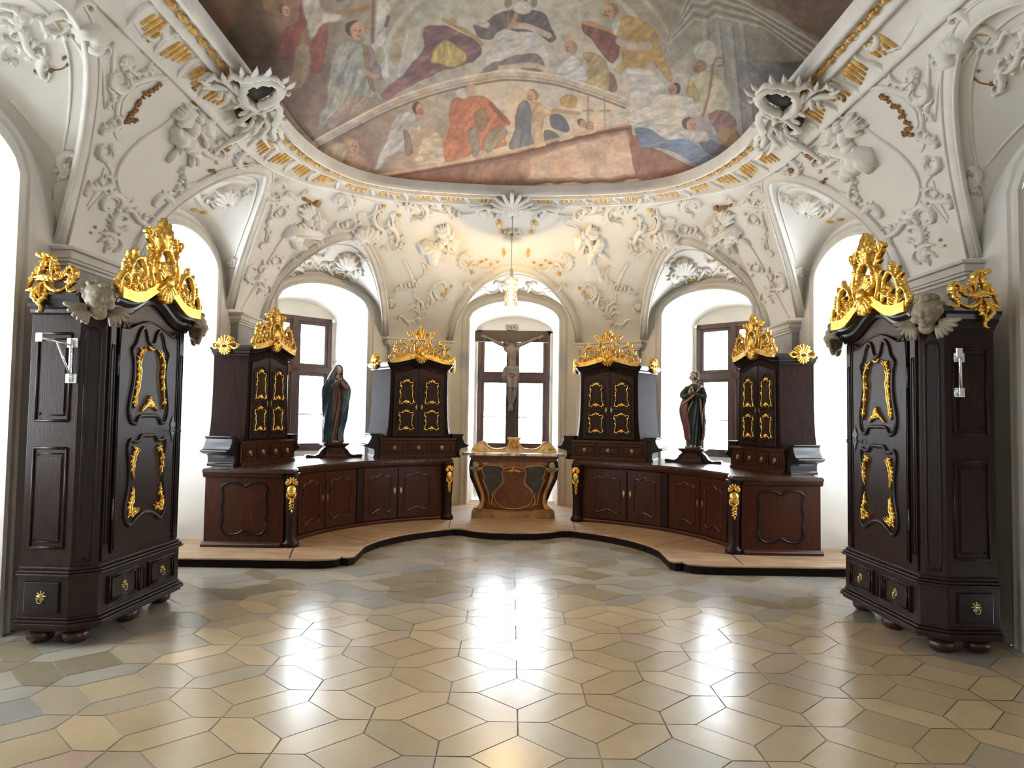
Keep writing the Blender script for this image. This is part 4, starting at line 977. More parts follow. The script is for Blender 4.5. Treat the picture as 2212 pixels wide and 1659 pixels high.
# ================================================================ altar
def altar():
    r = thing('altar', 'waisted altar of painted brown marble under a pale slab, centre of the platform', 'altar', (0.02, 11.3, PT), 0)
    fl = lambda L, z0, z1, mb: mb.slab(L, z0, z1)
    b = MB()
    for e, z0, z1 in ((0.0, 0, .10), (-.015, .10, .125), (-.04, .125, .15)):
        b.slab([(-.66 - e, .0), (-.60 - e * .5, -.06 - e), (-.34, -.06 - e), (-.30, -.035 - e), (.30, -.035 - e), (.34, -.06 - e), (.60 + e * .5, -.06 - e), (.66 + e, 0), (.66 + e, .5), (-.66 - e, .5)], z0, z1)
    b.build('base', 'marble_ochre', r, bevel=.006)
    # body: cushion profile, front face bulging
    prof = [(.50, .14), (.49, .20), (.50, .30), (.535, .45), (.585, .60), (.625, .72), (.64, .82), (.64, .90)]
    def yy(z): return -.015 - .10 * max(0, (z - .14) / .76) ** 1.6
    R = [[V((-x, .45, z)), V((-x, yy(z), z)), V((-x * .5, yy(z) - .02, z)), V((0, yy(z) - .03, z)), V((x * .5, yy(z) - .02, z)), V((x, yy(z), z)), V((x, .45, z))] for x, z in prof]
    m = MB(); m.rings(R, smooth=True); m.build('front', 'marble', r)
    fr = MB(); fr.slab([(-.68, -.13), (.68, -.13), (.68, .45), (-.68, .45)], .90, .95); fr.slab([(-.70, -.16), (.70, -.16), (.70, .46), (-.70, .46)], .95, .985); fr.build('frieze', 'marble_red', r, bevel=.008)
    # inlaid fields following the bulge
    def FT(u, v, w=0):
        z = v; t = max(0, min(1, abs(u) / .6)); return V((u, yy(z) - .03 * (1 - t * t) - .004 - w, z))
    def field(poly, mt, name, w=.004, border=None):
        P = crom([(a, b, 0) for a, b in poly], 4, True); c = sum(P, V((0, 0, 0))) / len(P); K = 7
        mb = MB(); R = [[FT(c.x + (p.x - c.x) * k / K, c.y + (p.y - c.y) * k / K, w) for p in P] for k in range(1, K + 1)] + [[FT(p.x, p.y, -.012) for p in P]]
        mb.rings(R, smooth=False); o = mb.build(name, mt, r)
        e = MB(); e.stroke([FT(p.x, p.y, w) for p in P], V((0, -1, 0)), .008, .008, closed=True, taper=(1, 1)); e.build('field_border', border or 'marble_ochre', o)
    for sx in (-1, 1):
        field([(sx * a, b) for a, b in ((.18, .80), (.40, .835), (.50, .80), (.495, .72), (.46, .64), (.485, .60), (.44, .50), (.405, .40), (.385, .25), (.36, .22), (.33, .30), (.30, .42), (.22, .50), (.17, .58), (.185, .70))], 'marble_dark', 'dark_field')
    c = []
    for a in range(-40, 221, 13): c.append((.265 * cos(radians(a)), .36 + .205 * sin(radians(a))))
    bottom = [(.19, .19), (0, .165), (-.19, .19)]
    field([(.17, .55), (.185, .68), (.17, .76), (.10, .80), (0, .81), (-.10, .80), (-.17, .76), (-.185, .68), (-.17, .55), (-.255, .46), (-.30, .34), (-.26, .23), (-.15, .165), (0, .145), (.15, .165), (.26, .23), (.30, .34), (.255, .46)], 'marble_red', 'red_medallion', .010)
    FW = lambda u, v, w=0: FT(u, v, .012 + w)
    nf = V((0, -1, 0)); g = MB()
    shell(g, lambda u, v, w=0: FW(u, v, w), (0, .745), .055, radians(10), radians(170), 5, .010, .02)
    for sx in (-1, 1): g.stroke([FW(sx * u, v) for u, v in ((.0, .742), (.03, .745), (.07, .75), (.11, .735), (.155, .745))], nf, .014, .018, serr=.4, ns=5)
    for sx in (-1, 1): leaf(g, lambda u, v, w=0: FW(u, v, w), (sx * .05, .74), (sx * .09, .70), .010, .015); leaf(g, lambda u, v, w=0: FW(u, v, w), (0, .76), (0, .815), .014, .02)
    g.build('gilded_ornament', 'gold_dull', r)
    for sx in (-1, 1):
        g = MB(); g.stroke([FW(sx * u, v, -.006) for u, v in ((.345, .40), (.325, .33), (.35, .28), (.33, .22), (.27, .185))], nf, .012, .014, serr=.4, ns=7); g.build('gilded_ornament', 'gold_dull', r)
    # corner consoles with cherub heads
    for sx in (-1, 1):
        k = MB(); P = crom([(sx * .60, -.12, .86), (sx * .605, -.13, .70), (sx * .56, -.115, .55), (sx * .50, -.08, .40), (sx * .485, -.07, .28), (sx * .51, -.09, .19), (sx * .55, -.10, .155)], 5)
        k.tube(P, lambda q: .045 - .018 * sin(pi * min(1, q * 1.1)), 8)
        k.build('corner_console', 'marble_ochre', r)
        n_ = V((sx * .3, -1, 0)).normalized(); t_ = V((-n_.y, n_.x, 0)); cc = V((sx * .60, -.155, .83))
        cherub(r, (lambda x, y, z, cc=cc, t_=t_, n_=n_: cc + t_ * x + V((0, 0, y)) + n_ * z), .52)
        w = MB(); w.prism([(.50, 0.0), (.50, .12), (.52, .25), (.60, .45), (.68, .62), (.70, .78), (.68, .90), (.60, .90), (.60, .75), (.56, .58), (.50, .45)], .10, .44, lambda u, v, q: V((sx * (u + .02), q, v))); w.build('side_cheek', 'wood_black', r)
    m = MB(); m.slab([(-.82, -.17), (-.78, -.20), (.78, -.20), (.82, -.17), (.82, .42), (-.82, .42)], .985, 1.025); m.build('mensa', 'mensa', r, bevel=.006)
    # carved gradine along the back of the slab
    T = lambda u, v, w=0: V((u, .22 - w, 1.025 + v))
    up = [(0, .24), (.10, .245), (.115, .22), (.085, .19), (.095, .12), (.14, .07), (.20, .055), (.33, .05), (.42, .09), (.46, .15), (.50, .17), (.57, .16), (.63, .11), (.68, .06), (.70, .0)]
    a = MB(); a.prism([(-x, y) for x, y in up] + [(x, y) for x, y in reversed(up[1:])], -.05, 0, T); a.build('gradine', 'cream', r, bevel=.005)
    o = MB()
    for sx in (-1, 1):
        ribbon(o, T, [(sx * a_, b_) for a_, b_ in up[3:13]], .011, .022, serr=.25, ns=16, n=3)
        for i in range(5): leaf(o, T, (sx * (.56 + .02 * i), .02 + .01 * i), (sx * (.60 + .018 * i), .10 - .012 * i), .012, .02)
        ribbon(o, T, [(sx * .03, .03), (sx * .07, .08), (sx * .06, .15), (sx * .03, .19), (sx * .09, .23)], .013, .025, serr=.2, ns=6)
        ribbon(o, T, [(sx * .45, .02), (sx * .49, .07), (sx * .48, .13)], .010, .02, serr=.2, ns=5)
    shell(o, T, (0, .06), .13, radians(40), radians(140), 5, .014, .03); leaf(o, T, (0, .18), (0, .24), .022, .03)
    o.ell((0, 0, 0), (.03, .04, .02), T=lambda x, y, z: T(x, .09 + y, z + .02)); o.build('carved_scrollwork', 'gold_dull', r)
    return r
altar()

# ================================================================ figures
def remesh(o, vox, it=3):
    rm = o.modifiers.new('skin', 'REMESH'); rm.mode = 'VOXEL'; rm.voxel_size = vox; rm.use_smooth_shade = True
    s = o.modifiers.new('soften', 'SMOOTH'); s.iterations = it; s.factor = .5
def limb(mb, P, R, n=5, seg=12, sq=1.0):
    mb.tube(crom(P, n), [R[min(int(i / n), len(R) - 2)] + (R[min(int(i / n) + 1, len(R) - 1)] - R[min(int(i / n), len(R) - 2)]) * ((i - min(int(i / n), len(R) - 2) * n) / n) for i in range(n * (len(P) - 1) + 1)], seg, sq=sq)
def head(mb, c, s, rot):
    """head with features, s = half head height; rot: maps (right, forward(-y), up)"""
    q = lambda x, y, z: V(c) + rot @ V((x * s, y * s, z * s))
    def e(p, r): mb.ell((0, 0, 0), r, 12, 9, T=lambda x, y, z: q(p[0] + x, p[1] + y, p[2] + z))
    e((0, .05, .18), (.66, .80, .80)); e((0, -.18, -.30), (.50, .52, .62)); e((0, -.42, -.72), (.22, .22, .2))
    e((0, -.80, -.10), (.11, .18, .26)); e((0, -.70, .10), (.10, .12, .22)); e((0, -.66, -.46), (.20, .10, .05)); e((0, -.66, -.55), (.17, .09, .05))
    for x in (-1, 1):
        e((x * .26, -.62, .20), (.20, .12, .06)); e((x * .26, -.60, .04), (.11, .07, .06)); e((x * .34, -.48, -.22), (.2, .2, .2)); e((x * .66, .08, .0), (.07, .14, .2))
def hand(mb, w, d, n_, s, curl=.3, thumb=1):
    """palm from wrist w along d, palm normal n_, five fingers"""
    d = d.normalized(); n_ = (n_ - d * n_.dot(d)).normalized(); sd = d.cross(n_) * thumb
    mb.ell((0, 0, 0), (1, 1, 1), 10, 8, T=lambda x, y, z: w + d * (s * (.45 + .48 * x)) + sd * (s * .36 * y) + n_ * (s * .15 * z))
    for i, (o, L) in enumerate(((.27, .70), (.09, .80), (-.09, .75), (-.26, .58))):
        a = w + d * s * .78 + sd * s * o; b = a + (d + sd * o * .4 + n_ * curl * .5).normalized() * s * L * .5; c = b + (d + sd * o * .3 + n_ * curl * 1.8).normalized() * s * L * .45
        mb.tube([a, b, c], [s * .095, s * .085, s * .065], 8)
    a = w + d * s * .25 + sd * s * .28; b = a + (d * .6 + sd * .8 + n_ * .3).normalized() * s * .42; c = b + (d * .9 + sd * .35 + n_ * .4).normalized() * s * .3
    mb.tube([a, b, c], [s * .11, s * .10, s * .075], 8)

# ---- crucifix
def crucifix():
    Y0 = 11.78; base = V((-.045, Y0, 1.02 + PT + .02))
    r = thing('crucifix', 'black cross with a grey carved crucified figure, standing in front of the middle window', 'crucifix', base, 0)
    L = lambda x, y, z: V((x, y, z)) - base + V((-.03, Y0, 0))
    c = MB(); c.box(-.085, .085, .0, .07, base.z - base.z, 3.24 - base.z); c.build('cross_post', 'cross', r, bevel=.004)
    c = MB(); c.box(-.615, .615, .001, .06, 2.945 - base.z, 3.115 - base.z); c.build('cross_beam', 'cross', r, bevel=.004)
    t = MB(); T = lambda u, v, w=0: V((u + .0, -.02 - w - .02 * cos(u * 14), 3.185 - base.z + v - u * .10))
    xs = [-.115 + .23 * i / 12 for i in range(13)]
    t.add([T(x, -.045, 0) for x in xs] + [T(x, .045, 0) for x in xs] + [T(x, .045, -.012) for x in xs] + [T(x, -.045, -.012) for x in xs],
          [(i, i + 1, 14 + i, 13 + i) for i in range(12)] + [(26 + i, 27 + i, 40 + i, 39 + i) for i in range(12)] + [(13 + i, 14 + i, 27 + i, 26 + i) for i in range(12)] + [(39 + i, 40 + i, 1 + i, i) for i in range(12)])
    tp = t.build('title_scroll', 'paper', r)
    cu = bpy.data.curves.new('title', 'FONT'); cu.body = 'INRI'; cu.size = .085; cu.extrude = .002; cu.align_x = 'CENTER'; cu.space_character = 1.15
    tmp = bpy.data.objects.new('title', cu); dg = bpy.context.evaluated_depsgraph_get(); me = bpy.data.meshes.new_from_object(tmp)
    for v in me.vertices: v.co = T(v.co.x, v.co.y - .029, .0015 + v.co.z)
    bpy.data.objects.remove(tmp)
    me.materials.clear(); me.materials.append(M['ink']); to = bpy.data.objects.new('lettering', me); COL.objects.link(to); to.parent = tp
    # body; sketch coordinates of the carving: u right, v down in units of .00098 m
    k = .00098
    P = lambda u, v, y=0: V(((u - 790) * k, y, 3.317 - v * k - base.z))
    b = MB()
    # torso
    b.tube(crom([P(775, 440, -.055), P(782, 500, -.085), P(790, 570, -.09), P(795, 650, -.075), P(800, 730, -.065), P(805, 800, -.065), P(808, 880, -.06)], 5),
           lambda q: .078 + .022 * sin(pi * min(1, q * 1.9)) * (1 if q < .53 else 0) - .004 * q, 18, sq=.72)
    for u in (715, 865): b.ell(P(u, 520, -.12), (.055, .03, .05), 12, 8)
    b.ell(P(795, 640, -.12), (.04, .015, .08), 10, 8)
    b.ell(P(800, 760, -.115), (.045, .02, .05), 10, 8)
    for sx, sh, el, wr, hd in ((-1, (678, 445), (520, 390), (375, 312), (300, 290)), (1, (895, 445), (1075, 375), (1225, 308), (1290, 285))):
        limb(b, [P(*sh, -.06), P((sh[0] + el[0]) / 2, (sh[1] + el[1]) / 2 + 4, -.05), P(*el, -.035), P((el[0] + wr[0]) / 2, (el[1] + wr[1]) / 2, -.03), P(*wr, -.025)], [.040, .034, .026, .028, .017])
        b.ell(P(*sh, -.06), (.048, .042, .045), 12, 8)
        hand(b, P(*wr, -.025), P(*hd) - P(*wr), V((0, -1, 0)), .075, .35, thumb=-1 if sx < 0 else 1)
    # legs, crossed at the feet
    limb(b, [P(760, 850, -.06), P(750, 960, -.08), P(765, 1070, -.11), P(770, 1170, -.13)], [.062, .062, .050, .038])
    limb(b, [P(770, 1170, -.13), P(770, 1270, -.10), P(772, 1370, -.07), P(775, 1450, -.05)], [.037, .042, .030, .020])
    limb(b, [P(855, 850, -.06), P(868, 960, -.08), P(860, 1080, -.10), P(858, 1180, -.12)], [.062, .060, .048, .037])
    limb(b, [P(858, 1180, -.12), P(850, 1270, -.09), P(825, 1370, -.05), P(800, 1445, -.03)], [.036, .041, .030, .020])
    for a, c_ in (((775, 1450, -.05), (762, 1535, -.085)), ((800, 1445, -.03), (808, 1530, -.06))):
        limb(b, [P(*a), P((a[0] + c_[0]) / 2, (a[1] + c_[1]) / 2, c_[2] + .01), P(*c_)], [.021, .024, .016], sq=.8)
        for j in range(5): b.tube([P(c_[0] - 16 + 8 * j, c_[1] - 8, c_[2]), P(c_[0] - 18 + 9 * j, c_[1] + 20 - 2 * j, c_[2] - .004)], .0055, 6)
    # neck and head, bowed to his right
    limb(b, [P(780, 470, -.065), P(760, 430, -.085), P(742, 410, -.10)], [.040, .036, .036])
    rot = Matrix.Rotation(radians(22), 3, 'Y') @ Matrix.Rotation(radians(35), 3, 'X') if 0 else Matrix.Rotation(radians(-20), 3, 'Y') @ Matrix.Rotation(radians(32), 3, 'X')
    hc = P(725, 425, -.125); head(b, hc, .078, rot)
    bo = b.build('body', 'corpus', r); remesh(bo, .0042, 3)
    h = MB(); r3 = random.Random(4)
    for i in range(60):
        a = r3.uniform(0, 2 * pi); e = r3.uniform(-.5, 1.5); p = V((cos(a) * cos(e) * .056, sin(a) * cos(e) * .060 + .006, sin(e) * .066 + .015))
        if p.y < -.022 and p.z < .048: continue
        h.ell(hc + rot @ p, (.014, .014, .018), 7, 5)
    for j in range(5): h.tube(crom([hc + rot @ V((-.045 - .004 * j, .0 + .01 * j, 0)), hc + V((-.045 - .005 * j, -.01, -.06)), hc + V((-.035 - .004 * j, -.01, -.11))], 4), .010, 6)
    for j in range(7): h.ell(hc + rot @ V((-.024 + .008 * j, -.040, -.062 - .012 * sin(pi * j / 6))), (.010, .010, .016), 7, 5)
    h.tube([hc + rot @ V((.062 * cos(t), .064 * sin(t) + .004, .038 + .006 * sin(5 * t))) for t in [2 * pi * i / 20 for i in range(20)]], .007, 6, True)
    h.build('hair_and_crown', 'hair', r)
    cl = MB(); R = []
    for j, (v, w, cx) in enumerate(((800, .098, 803), (830, .112, 804), (880, .120, 806), (930, .120, 808), (975, .112, 812), (1000, .102, 815))):
        R.append([P(cx, v + 25 * sin(a) * (1 if j > 3 else .3), -.07) + V((w * cos(a) * (1 + .03 * sin(9 * a + j)), w * .80 * sin(a) * (1 + .04 * sin(7 * a - j)), .02 * (cos(a)) * (j / 5))) for a in [2 * pi * i / 36 for i in range(36)]])
    cl.rings(R)
    for j in range(4): cl.tube(crom([P(700, 815 + 20 * j, -.11), P(800, 850 + 24 * j, -.172), P(905, 835 + 30 * j, -.12)], 5), .012, 6)
    limb(cl, [P(705, 810, -.08), P(680, 880, -.09), P(660, 980, -.08), P(670, 1055, -.07)], [.022, .035, .045, .022]); limb(cl, [P(700, 820, -.06), P(670, 920, -.06), P(648, 1020, -.06)], [.02, .03, .02])
    co = cl.build('loincloth', 'corpus', r); remesh(co, .006, 2)
crucifix()

# ---- draped statues
def loft(mb, secs, a0=0, a1=360, amp=.05, nf=9, ph=0, seg=56, thick=None, tw=1.0):
    """secs: (z, left, right, half depth, y centre); partial angle range gives an open mantle"""
    Z = crom([(s[0], s[1], s[2]) for s in secs], 4); Z2 = crom([(s[3], s[4], 0) for s in secs], 4); R = []
    full = abs(a1 - a0) >= 359.9; m = seg if full else seg + 1
    for (z, l, r_), q in zip(Z, Z2):
        cx, rx = (l + r_) / 2, (r_ - l) / 2; ring = []
        for i in range(m):
            a = radians(a0 + (a1 - a0) * i / seg); f = 1 + amp * (sin(nf * a + ph + tw * z * 6 + 1.3 * sin(3 * a + z * 5)) + .55 * sin((nf * 2 - 3) * a - ph + tw * z * 9 + sin(5 * a)) + .3 * abs(sin((nf + 5) * a + z * 4)))
            ring.append(V((cx + rx * cos(a) * f, q.y - q.x * sin(a) * f, z)))
        R.append(ring)
    if full: mb.rings(R)
    else:
        n = m; mb.add([p for r_ in R for p in r_], [(i * n + k, i * n + k + 1, (i + 1) * n + k + 1, (i + 1) * n + k) for i in range(len(R) - 1) for k in range(n - 1)], True)
def solid(o, t):
    s = o.modifiers.new('thickness', 'SOLIDIFY'); s.thickness = t; s.offset = 0
def pedestal(x, y, side):
    r = thing('pedestal', 'small dark scrolled pedestal on the counter under the %s statue' % ('blue-cloaked' if side < 0 else 'red-cloaked'), 'pedestal', (x, y, CTOP), radians(-45 * side * -1) if 0 else (radians(28) if side < 0 else radians(-28)), 'statue pedestals')
    b = MB()
    for e, z0, z1 in ((.19, 0, .02), (.17, .02, .035), (.185, .19, .205), (.20, .205, .222)): b.box(-e, e, -e * .8, e * .8, z0, z1)
    b.rings([[V((sx * e, sy * e * .8, z)) for sx, sy in ((-1, -1), (1, -1), (1, 1), (-1, 1))] for e, z in ((.165, .035), (.145, .06), (.135, .12), (.145, .16), (.17, .19))], smooth=False)
    b.build('block', 'wood_red', r, bevel=.003)
    for sx in (-1, 1):
        w = MB(); w.prism([(sx * .14, .0), (sx * .42, 0), (sx * .44, .025), (sx * .42, .05), (sx * .36, .045), (sx * .30, .035), (sx * .24, .06), (sx * .20, .12), (sx * .14, .17)], -.06, .06, FRONT); w.build('side_scroll', 'wood_black', r, bevel=.004)
    f = MB(); f.box(-.09, .09, -.125, -.11, .075, .15); fo_ = f.build('front_panel', 'wood_red', r, bevel=.004)
def mary():
    B = V((-2.76, 10.95, CTOP + .222)); r = thing('statue', 'carved praying woman in grey veil and blue cloak, before the left window', 'statue', B, radians(14), 'two saint statues')
    k = .00103; X = lambda u: (u - 345) * k; Zz = lambda v: (1357 - v) * k
    base = MB(); base.lathe([(.13, 0), (.14, .01), (.135, .035), (.11, .05)], (0, 0, 0), 20); base.v = [(x, y * .85, z) for x, y, z in base.v]; base.build('base', 'stone', r)
    S_ = [(1340, 235, 450, .085, 0), (1250, 235, 450, .08, 0), (1150, 240, 455, .08, -.01), (1000, 230, 480, .095, -.01), (850, 235, 500, .10, -.005), (700, 240, 500, .10, 0), (560, 240, 480, .09, 0), (470, 245, 460, .085, .0), (420, 265, 430, .07, .0), (385, 300, 400, .05, 0)]
    m = MB(); loft(m, [(Zz(v), X(a), X(b), d, y) for v, a, b, d, y in S_], amp=.085, nf=11, seg=120); m.build('dress', 'red', r)
    C1 = [(1345, 205, 475, .11, .0), (1200, 200, 470, .115, 0), (1000, 190, 505, .125, 0), (850, 185, 530, .13, 0), (700, 172, 548, .13, 0), (560, 175, 545, .125, 0), (470, 205, 510, .115, .01), (410, 235, 465, .09, .015), (380, 260, 440, .075, .02)]
    m = MB(); loft(m, [(Zz(v), X(a), X(b), d, y) for v, a, b, d, y in C1], a0=100, a1=422, amp=.07, nf=8, ph=1.2, tw=2.6, seg=110); o = m.build('cloak', 'blue', r); solid(o, .014)
    # body: head, neck, arms, joined hands in one mesh
    b = MB(); rot = Matrix.Rotation(radians(40), 3, 'Z') @ Matrix.Rotation(radians(16), 3, 'X')
    hc = V((X(375), -.035, Zz(268))); head(b, hc, .072, rot)
    limb(b, [V((X(355), .0, Zz(430))), V((X(358), -.01, Zz(370))), V((X(368), -.015, Zz(320)))], [.055, .033, .032])
    b.tube(crom([V((X(350), 0, Zz(560))), V((X(350), 0, Zz(480))), V((X(352), 0, Zz(410)))], 4), [.08] * 4 + [.09] * 4 + [.06], 14, sq=.8)
    hw_ = V((X(405), -.15, Zz(425)))
    for sx in (-1, 1): hand(b, hw_ + V((sx * .013, 0, -.0)), V((.12, -.25, 1)), V((-sx, 0, 0)), .062, .15, thumb=sx)
    bo = b.build('body', 'skin', r); remesh(bo, .004, 3)
    s = MB(); limb(s, [V((X(270), -.01, Zz(450))), V((X(285), -.07, Zz(530))), V((X(340), -.125, Zz(490))), V((X(398), -.15, Zz(432)))], [.040, .042, .033, .022]); limb(s, [V((X(480), -.0, Zz(450))), V((X(500), -.07, Zz(540))), V((X(450), -.125, Zz(490))), V((X(415), -.15, Zz(432)))], [.040, .042, .033, .022]); s.build('sleeve', 'rose', r)
    v_ = MB(); VS = [(560, 215, 545, .10, .02), (500, 212, 525, .11, .02), (430, 218, 480, .10, .02), (370, 235, 455, .09, .015), (310, 265, 450, .088, .01), (250, 300, 447, .085, .008), (210, 325, 432, .07, .008), (190, 350, 410, .04, .01), (184, 372, 388, .008, .01)]
    loft(v_, [(Zz(v), X(a), X(b), d, y) for v, a, b, d, y in VS], a0=118 - 18, a1=390 - 12 + 12, amp=.02, nf=6, seg=44); vo = v_.build('veil', 'veil', r); solid(vo, .008)
    h = MB(); c = V((X(345), .06, Zz(215))); nseg = 28
    h.tube([c + V((.085 * cos(t), .01 * cos(t), .085 * sin(t))) for t in [2 * pi * i / nseg for i in range(nseg)]], .0022, 5, True)
    for i in range(12):
        t = 2 * pi * i / 12; h.ell(c + V((.10 * cos(t), .012 * cos(t), .10 * sin(t))), (.007, .004, .007), 6, 5)
    h.tube([c + V((0, .0, -.085)), c + V((0, -.02, -.13))], .003, 5); h.build('star_halo', 'iron', r)
def john():
    B = V((2.78, 10.95, CTOP + .222)); r = thing('statue', 'carved youth in green robe and red cloak gazing upward, before the right window', 'statue', B, radians(-10), 'two saint statues')
    k = .00099; X = lambda u: (u - 325) * k; Zz = lambda v: (1362 - v) * k
    base = MB(); base.lathe([(.125, 0), (.13, .015), (.115, .04)], (0, 0, 0), 20); base.v = [(x, y * .85, z) for x, y, z in base.v]; base.build('base', 'stone', r)
    S_ = [(1330, 232, 425, .08, 0), (1200, 225, 425, .085, 0), (1000, 210, 440, .10, 0), (850, 200, 450, .11, 0), (700, 210, 450, .105, 0), (560, 215, 450, .095, 0), (470, 225, 455, .09, 0), (410, 235, 445, .08, .0), (372, 275, 410, .055, .0), (355, 300, 390, .035, 0)]
    m = MB(); loft(m, [(Zz(v), X(a), X(b), d, y) for v, a, b, d, y in S_], amp=.09, nf=12, seg=120); m.build('robe', 'green', r)
    C1 = [(1230, 215, 465, .11, .01), (1100, 195, 492, .125, 0), (900, 155, 490, .135, 0), (800, 138, 482, .135, 0), (690, 140, 500, .13, 0), (580, 190, 515, .12, 0), (480, 235, 492, .11, .01), (420, 260, 462, .09, .015), (380, 300, 440, .06, .02)]
    m = MB(); loft(m, [(Zz(v), X(a), X(b), d, y) for v, a, b, d, y in C1], a0=118, a1=400, amp=.075, nf=8, ph=.5, tw=2.4, seg=110); o = m.build('cloak', 'red', r); solid(o, .014)
    m = MB(); 
    limb(m, [V((X(135), -.06, Zz(685))), V((X(220), -.125, Zz(620))), V((X(330), -.13, Zz(520))), V((X(430), -.07, Zz(400)))], [.008, .026, .022, .012], sq=.55)
    limb(m, [V((X(220), -.11, Zz(900))), V((X(255), -.13, Zz(740))), V((X(310), -.13, Zz(630)))], [.004, .020, .010], sq=.55)
    limb(m, [V((X(455), -.09, Zz(980))), V((X(435), -.11, Zz(800))), V((X(420), -.12, Zz(620))), V((X(390), -.11, Zz(510)))], [.005, .018, .018, .010], sq=.55); m.build('cloak_lining', 'tan', o)
    b = MB(); rot = Matrix.Rotation(radians(-28), 3, 'Z') @ Matrix.Rotation(radians(-28), 3, 'X')
    hc = V((X(318), -.02, Zz(245))); head(b, hc, .068, rot)
    limb(b, [V((X(345), .0, Zz(400))), V((X(340), -.0, Zz(350))), V((X(330), -.005, Zz(300)))], [.058, .036, .033])
    b.tube(crom([V((X(340), 0, Zz(560))), V((X(340), 0, Zz(480))), V((X(342), 0, Zz(400)))], 4), [.08] * 4 + [.085] * 4 + [.06], 14, sq=.8)
    for sx, w in ((-1, (245, 520)), (1, (315, 500))): hand(b, V((X(w[0]), -.13, Zz(w[1]))), V((-.25 if sx > 0 else .15, -.1, 1)), V((-sx, -.1, 0)), .078, .12, thumb=sx)
    for x_ in (285, 345):
        limb(b, [V((X(340), .0, Zz(560))), V((X((x_ + 340) / 2), -.01, Zz(900))), V((X(x_), -.045, Zz(1290))), V((X(x_), -.07, Zz(1312)))], [.07, .04, .022, .020])
        limb(b, [V((X(x_), -.07, Zz(1318))), V((X(x_ - 6), -.105, Zz(1325))), V((X(x_ - 10), -.13, Zz(1332)))], [.022, .020, .012], sq=.7)
        for j in range(5): b.tube([V((X(x_ - 24 + 8 * j), -.125, Zz(1333))), V((X(x_ - 26 + 8 * j), -.148 + .003 * j, Zz(1337)))], .0055, 6)
    bo = b.build('body', 'skin_pale', r); remesh(bo, .004, 3)
    s = MB(); limb(s, [V((X(245), .0, Zz(415))), V((X(160), -.03, Zz(520))), V((X(175), -.09, Zz(560))), V((X(240), -.13, Zz(522)))], [.042, .046, .038, .020]); limb(s, [V((X(450), .0, Zz(420))), V((X(485), -.05, Zz(560))), V((X(400), -.12, Zz(545))), V((X(325), -.13, Zz(505)))], [.042, .046, .036, .020]); s.build('sleeve', 'green', r)
    h = MB(); r3 = random.Random(9)
    for i in range(80):
        a = r3.uniform(0, 2 * pi); e = r3.uniform(-.9, 1.5); p = V((cos(a) * cos(e) * .054, sin(a) * cos(e) * .058 + .012, sin(e) * .062 + .014))
        if p.y < -.014 and p.z < .045: continue
        h.ell(hc + rot @ p, (.014, .014, .016), 7, 5)
    for j in range(5): h.tube(crom([hc + rot @ V((.05, .03 - .01 * j, -.02)), hc + V((.062 + .004 * j, .0, -.06)), hc + V((.05 - .004 * j, .01, -.10))], 4), .011, 6)
    h.build('hair', 'hair', r)
    ha = MB(); c = hc + V((0.0, .065, .03)); ha.tube([c + V((.10 * cos(t), .015 * cos(t), .10 * sin(t))) for t in [2 * pi * i / 32 for i in range(32)]], .0035, 6, True); ha.tube([c + V((0, 0, -.10)), c + V((0, -.03, -.13))], .003, 5); ha.build('ring_halo', 'brass', r)
pedestal(-2.76, 10.95, -1); pedestal(2.78, 10.95, 1); mary(); john()

# ================================================================ pendant lamp
LP = at_y(1104, 640, 9.9)
hh = hit(1106, 446)
def lamp():
    x, y = LP.x, LP.y; z1 = at_y(1104, 600, y).z; z0 = at_y(1104, 664, y).z
    zt = (BV.ray_cast(V((x, y, 2)), V((0, 0, 1)))[0] or V((0, 0, 4.6))).z
    r = thing('pendant_lamp', 'lit glass cylinder lamp hanging on a thin cord before the vault', 'lamp', (x, y, z0))
    g = MB(); H = z1 - z0
    g.lathe([(.089, 0), (.092, .0), (.092, H), (.089, H), (.089, .0)], (0, 0, 0), 32)
    me = g; s = g.build('glass_cylinder', 'clear', r)
    g = MB(); g.lathe([(.060, H * .25), (.062, H * .25), (.062, H * .85), (.060, H * .85)], (0, 0, 0), 28); g.build('inner_glass', 'clear', r)
    g = MB()
    for z in (.004, H * .25, H * .62, H - .01): g.tube([V((.0915 * cos(t), .0915 * sin(t), z)) for t in [2 * pi * i / 32 for i in range(32)]], .0025, 6, True)
    for i in range(3):
        a = 2 * pi * i / 3 + .3; g.tube([(0, 0, H + .03), (.0915 * cos(a), .0915 * sin(a), H - .01)], .002, 5)
    g.build('wire_frame', 'white_plastic', r)
    g = MB(); g.lathe([(.012, H + .13), (.03, H + .12), (.03, H - .02), (.078, H * .88), (.078, H * .86), (.01, H * .86)], (0, 0, 0), 20); g.build('socket', 'white_plastic', r)  # socket with a flange added to keep the bulb's light off the vault overhead
    g = MB(); g.lathe([(.003, H * .40), (.020, H * .44), (.025, H * .54), (.018, H * .68), (.012, H * .9)], (0, 0, 0), 20); g.build('bulb', 'bulb', r)
    g = MB(); g.tube([(0, 0, H + .12), (0, 0, zt - z0 + .02)], .004, 6); g.build('cord', 'iron', r)
    g = MB(); g.lathe([(.05, 0), (.048, -.02), (.02, -.035), (.004, -.045)], (0, 0, zt - z0 + .01), 20); g.build('ceiling_rose', 'white_plastic', r)
    l = bpy.data.lights.new('bulb_light', 'POINT'); l.energy = 165; l.color = (1, .74, .38); l.shadow_soft_size = .032
    o = bpy.data.objects.new('bulb_light', l); COL.objects.link(o); o.location = (x, y, z0 + H * .72)
lamp()
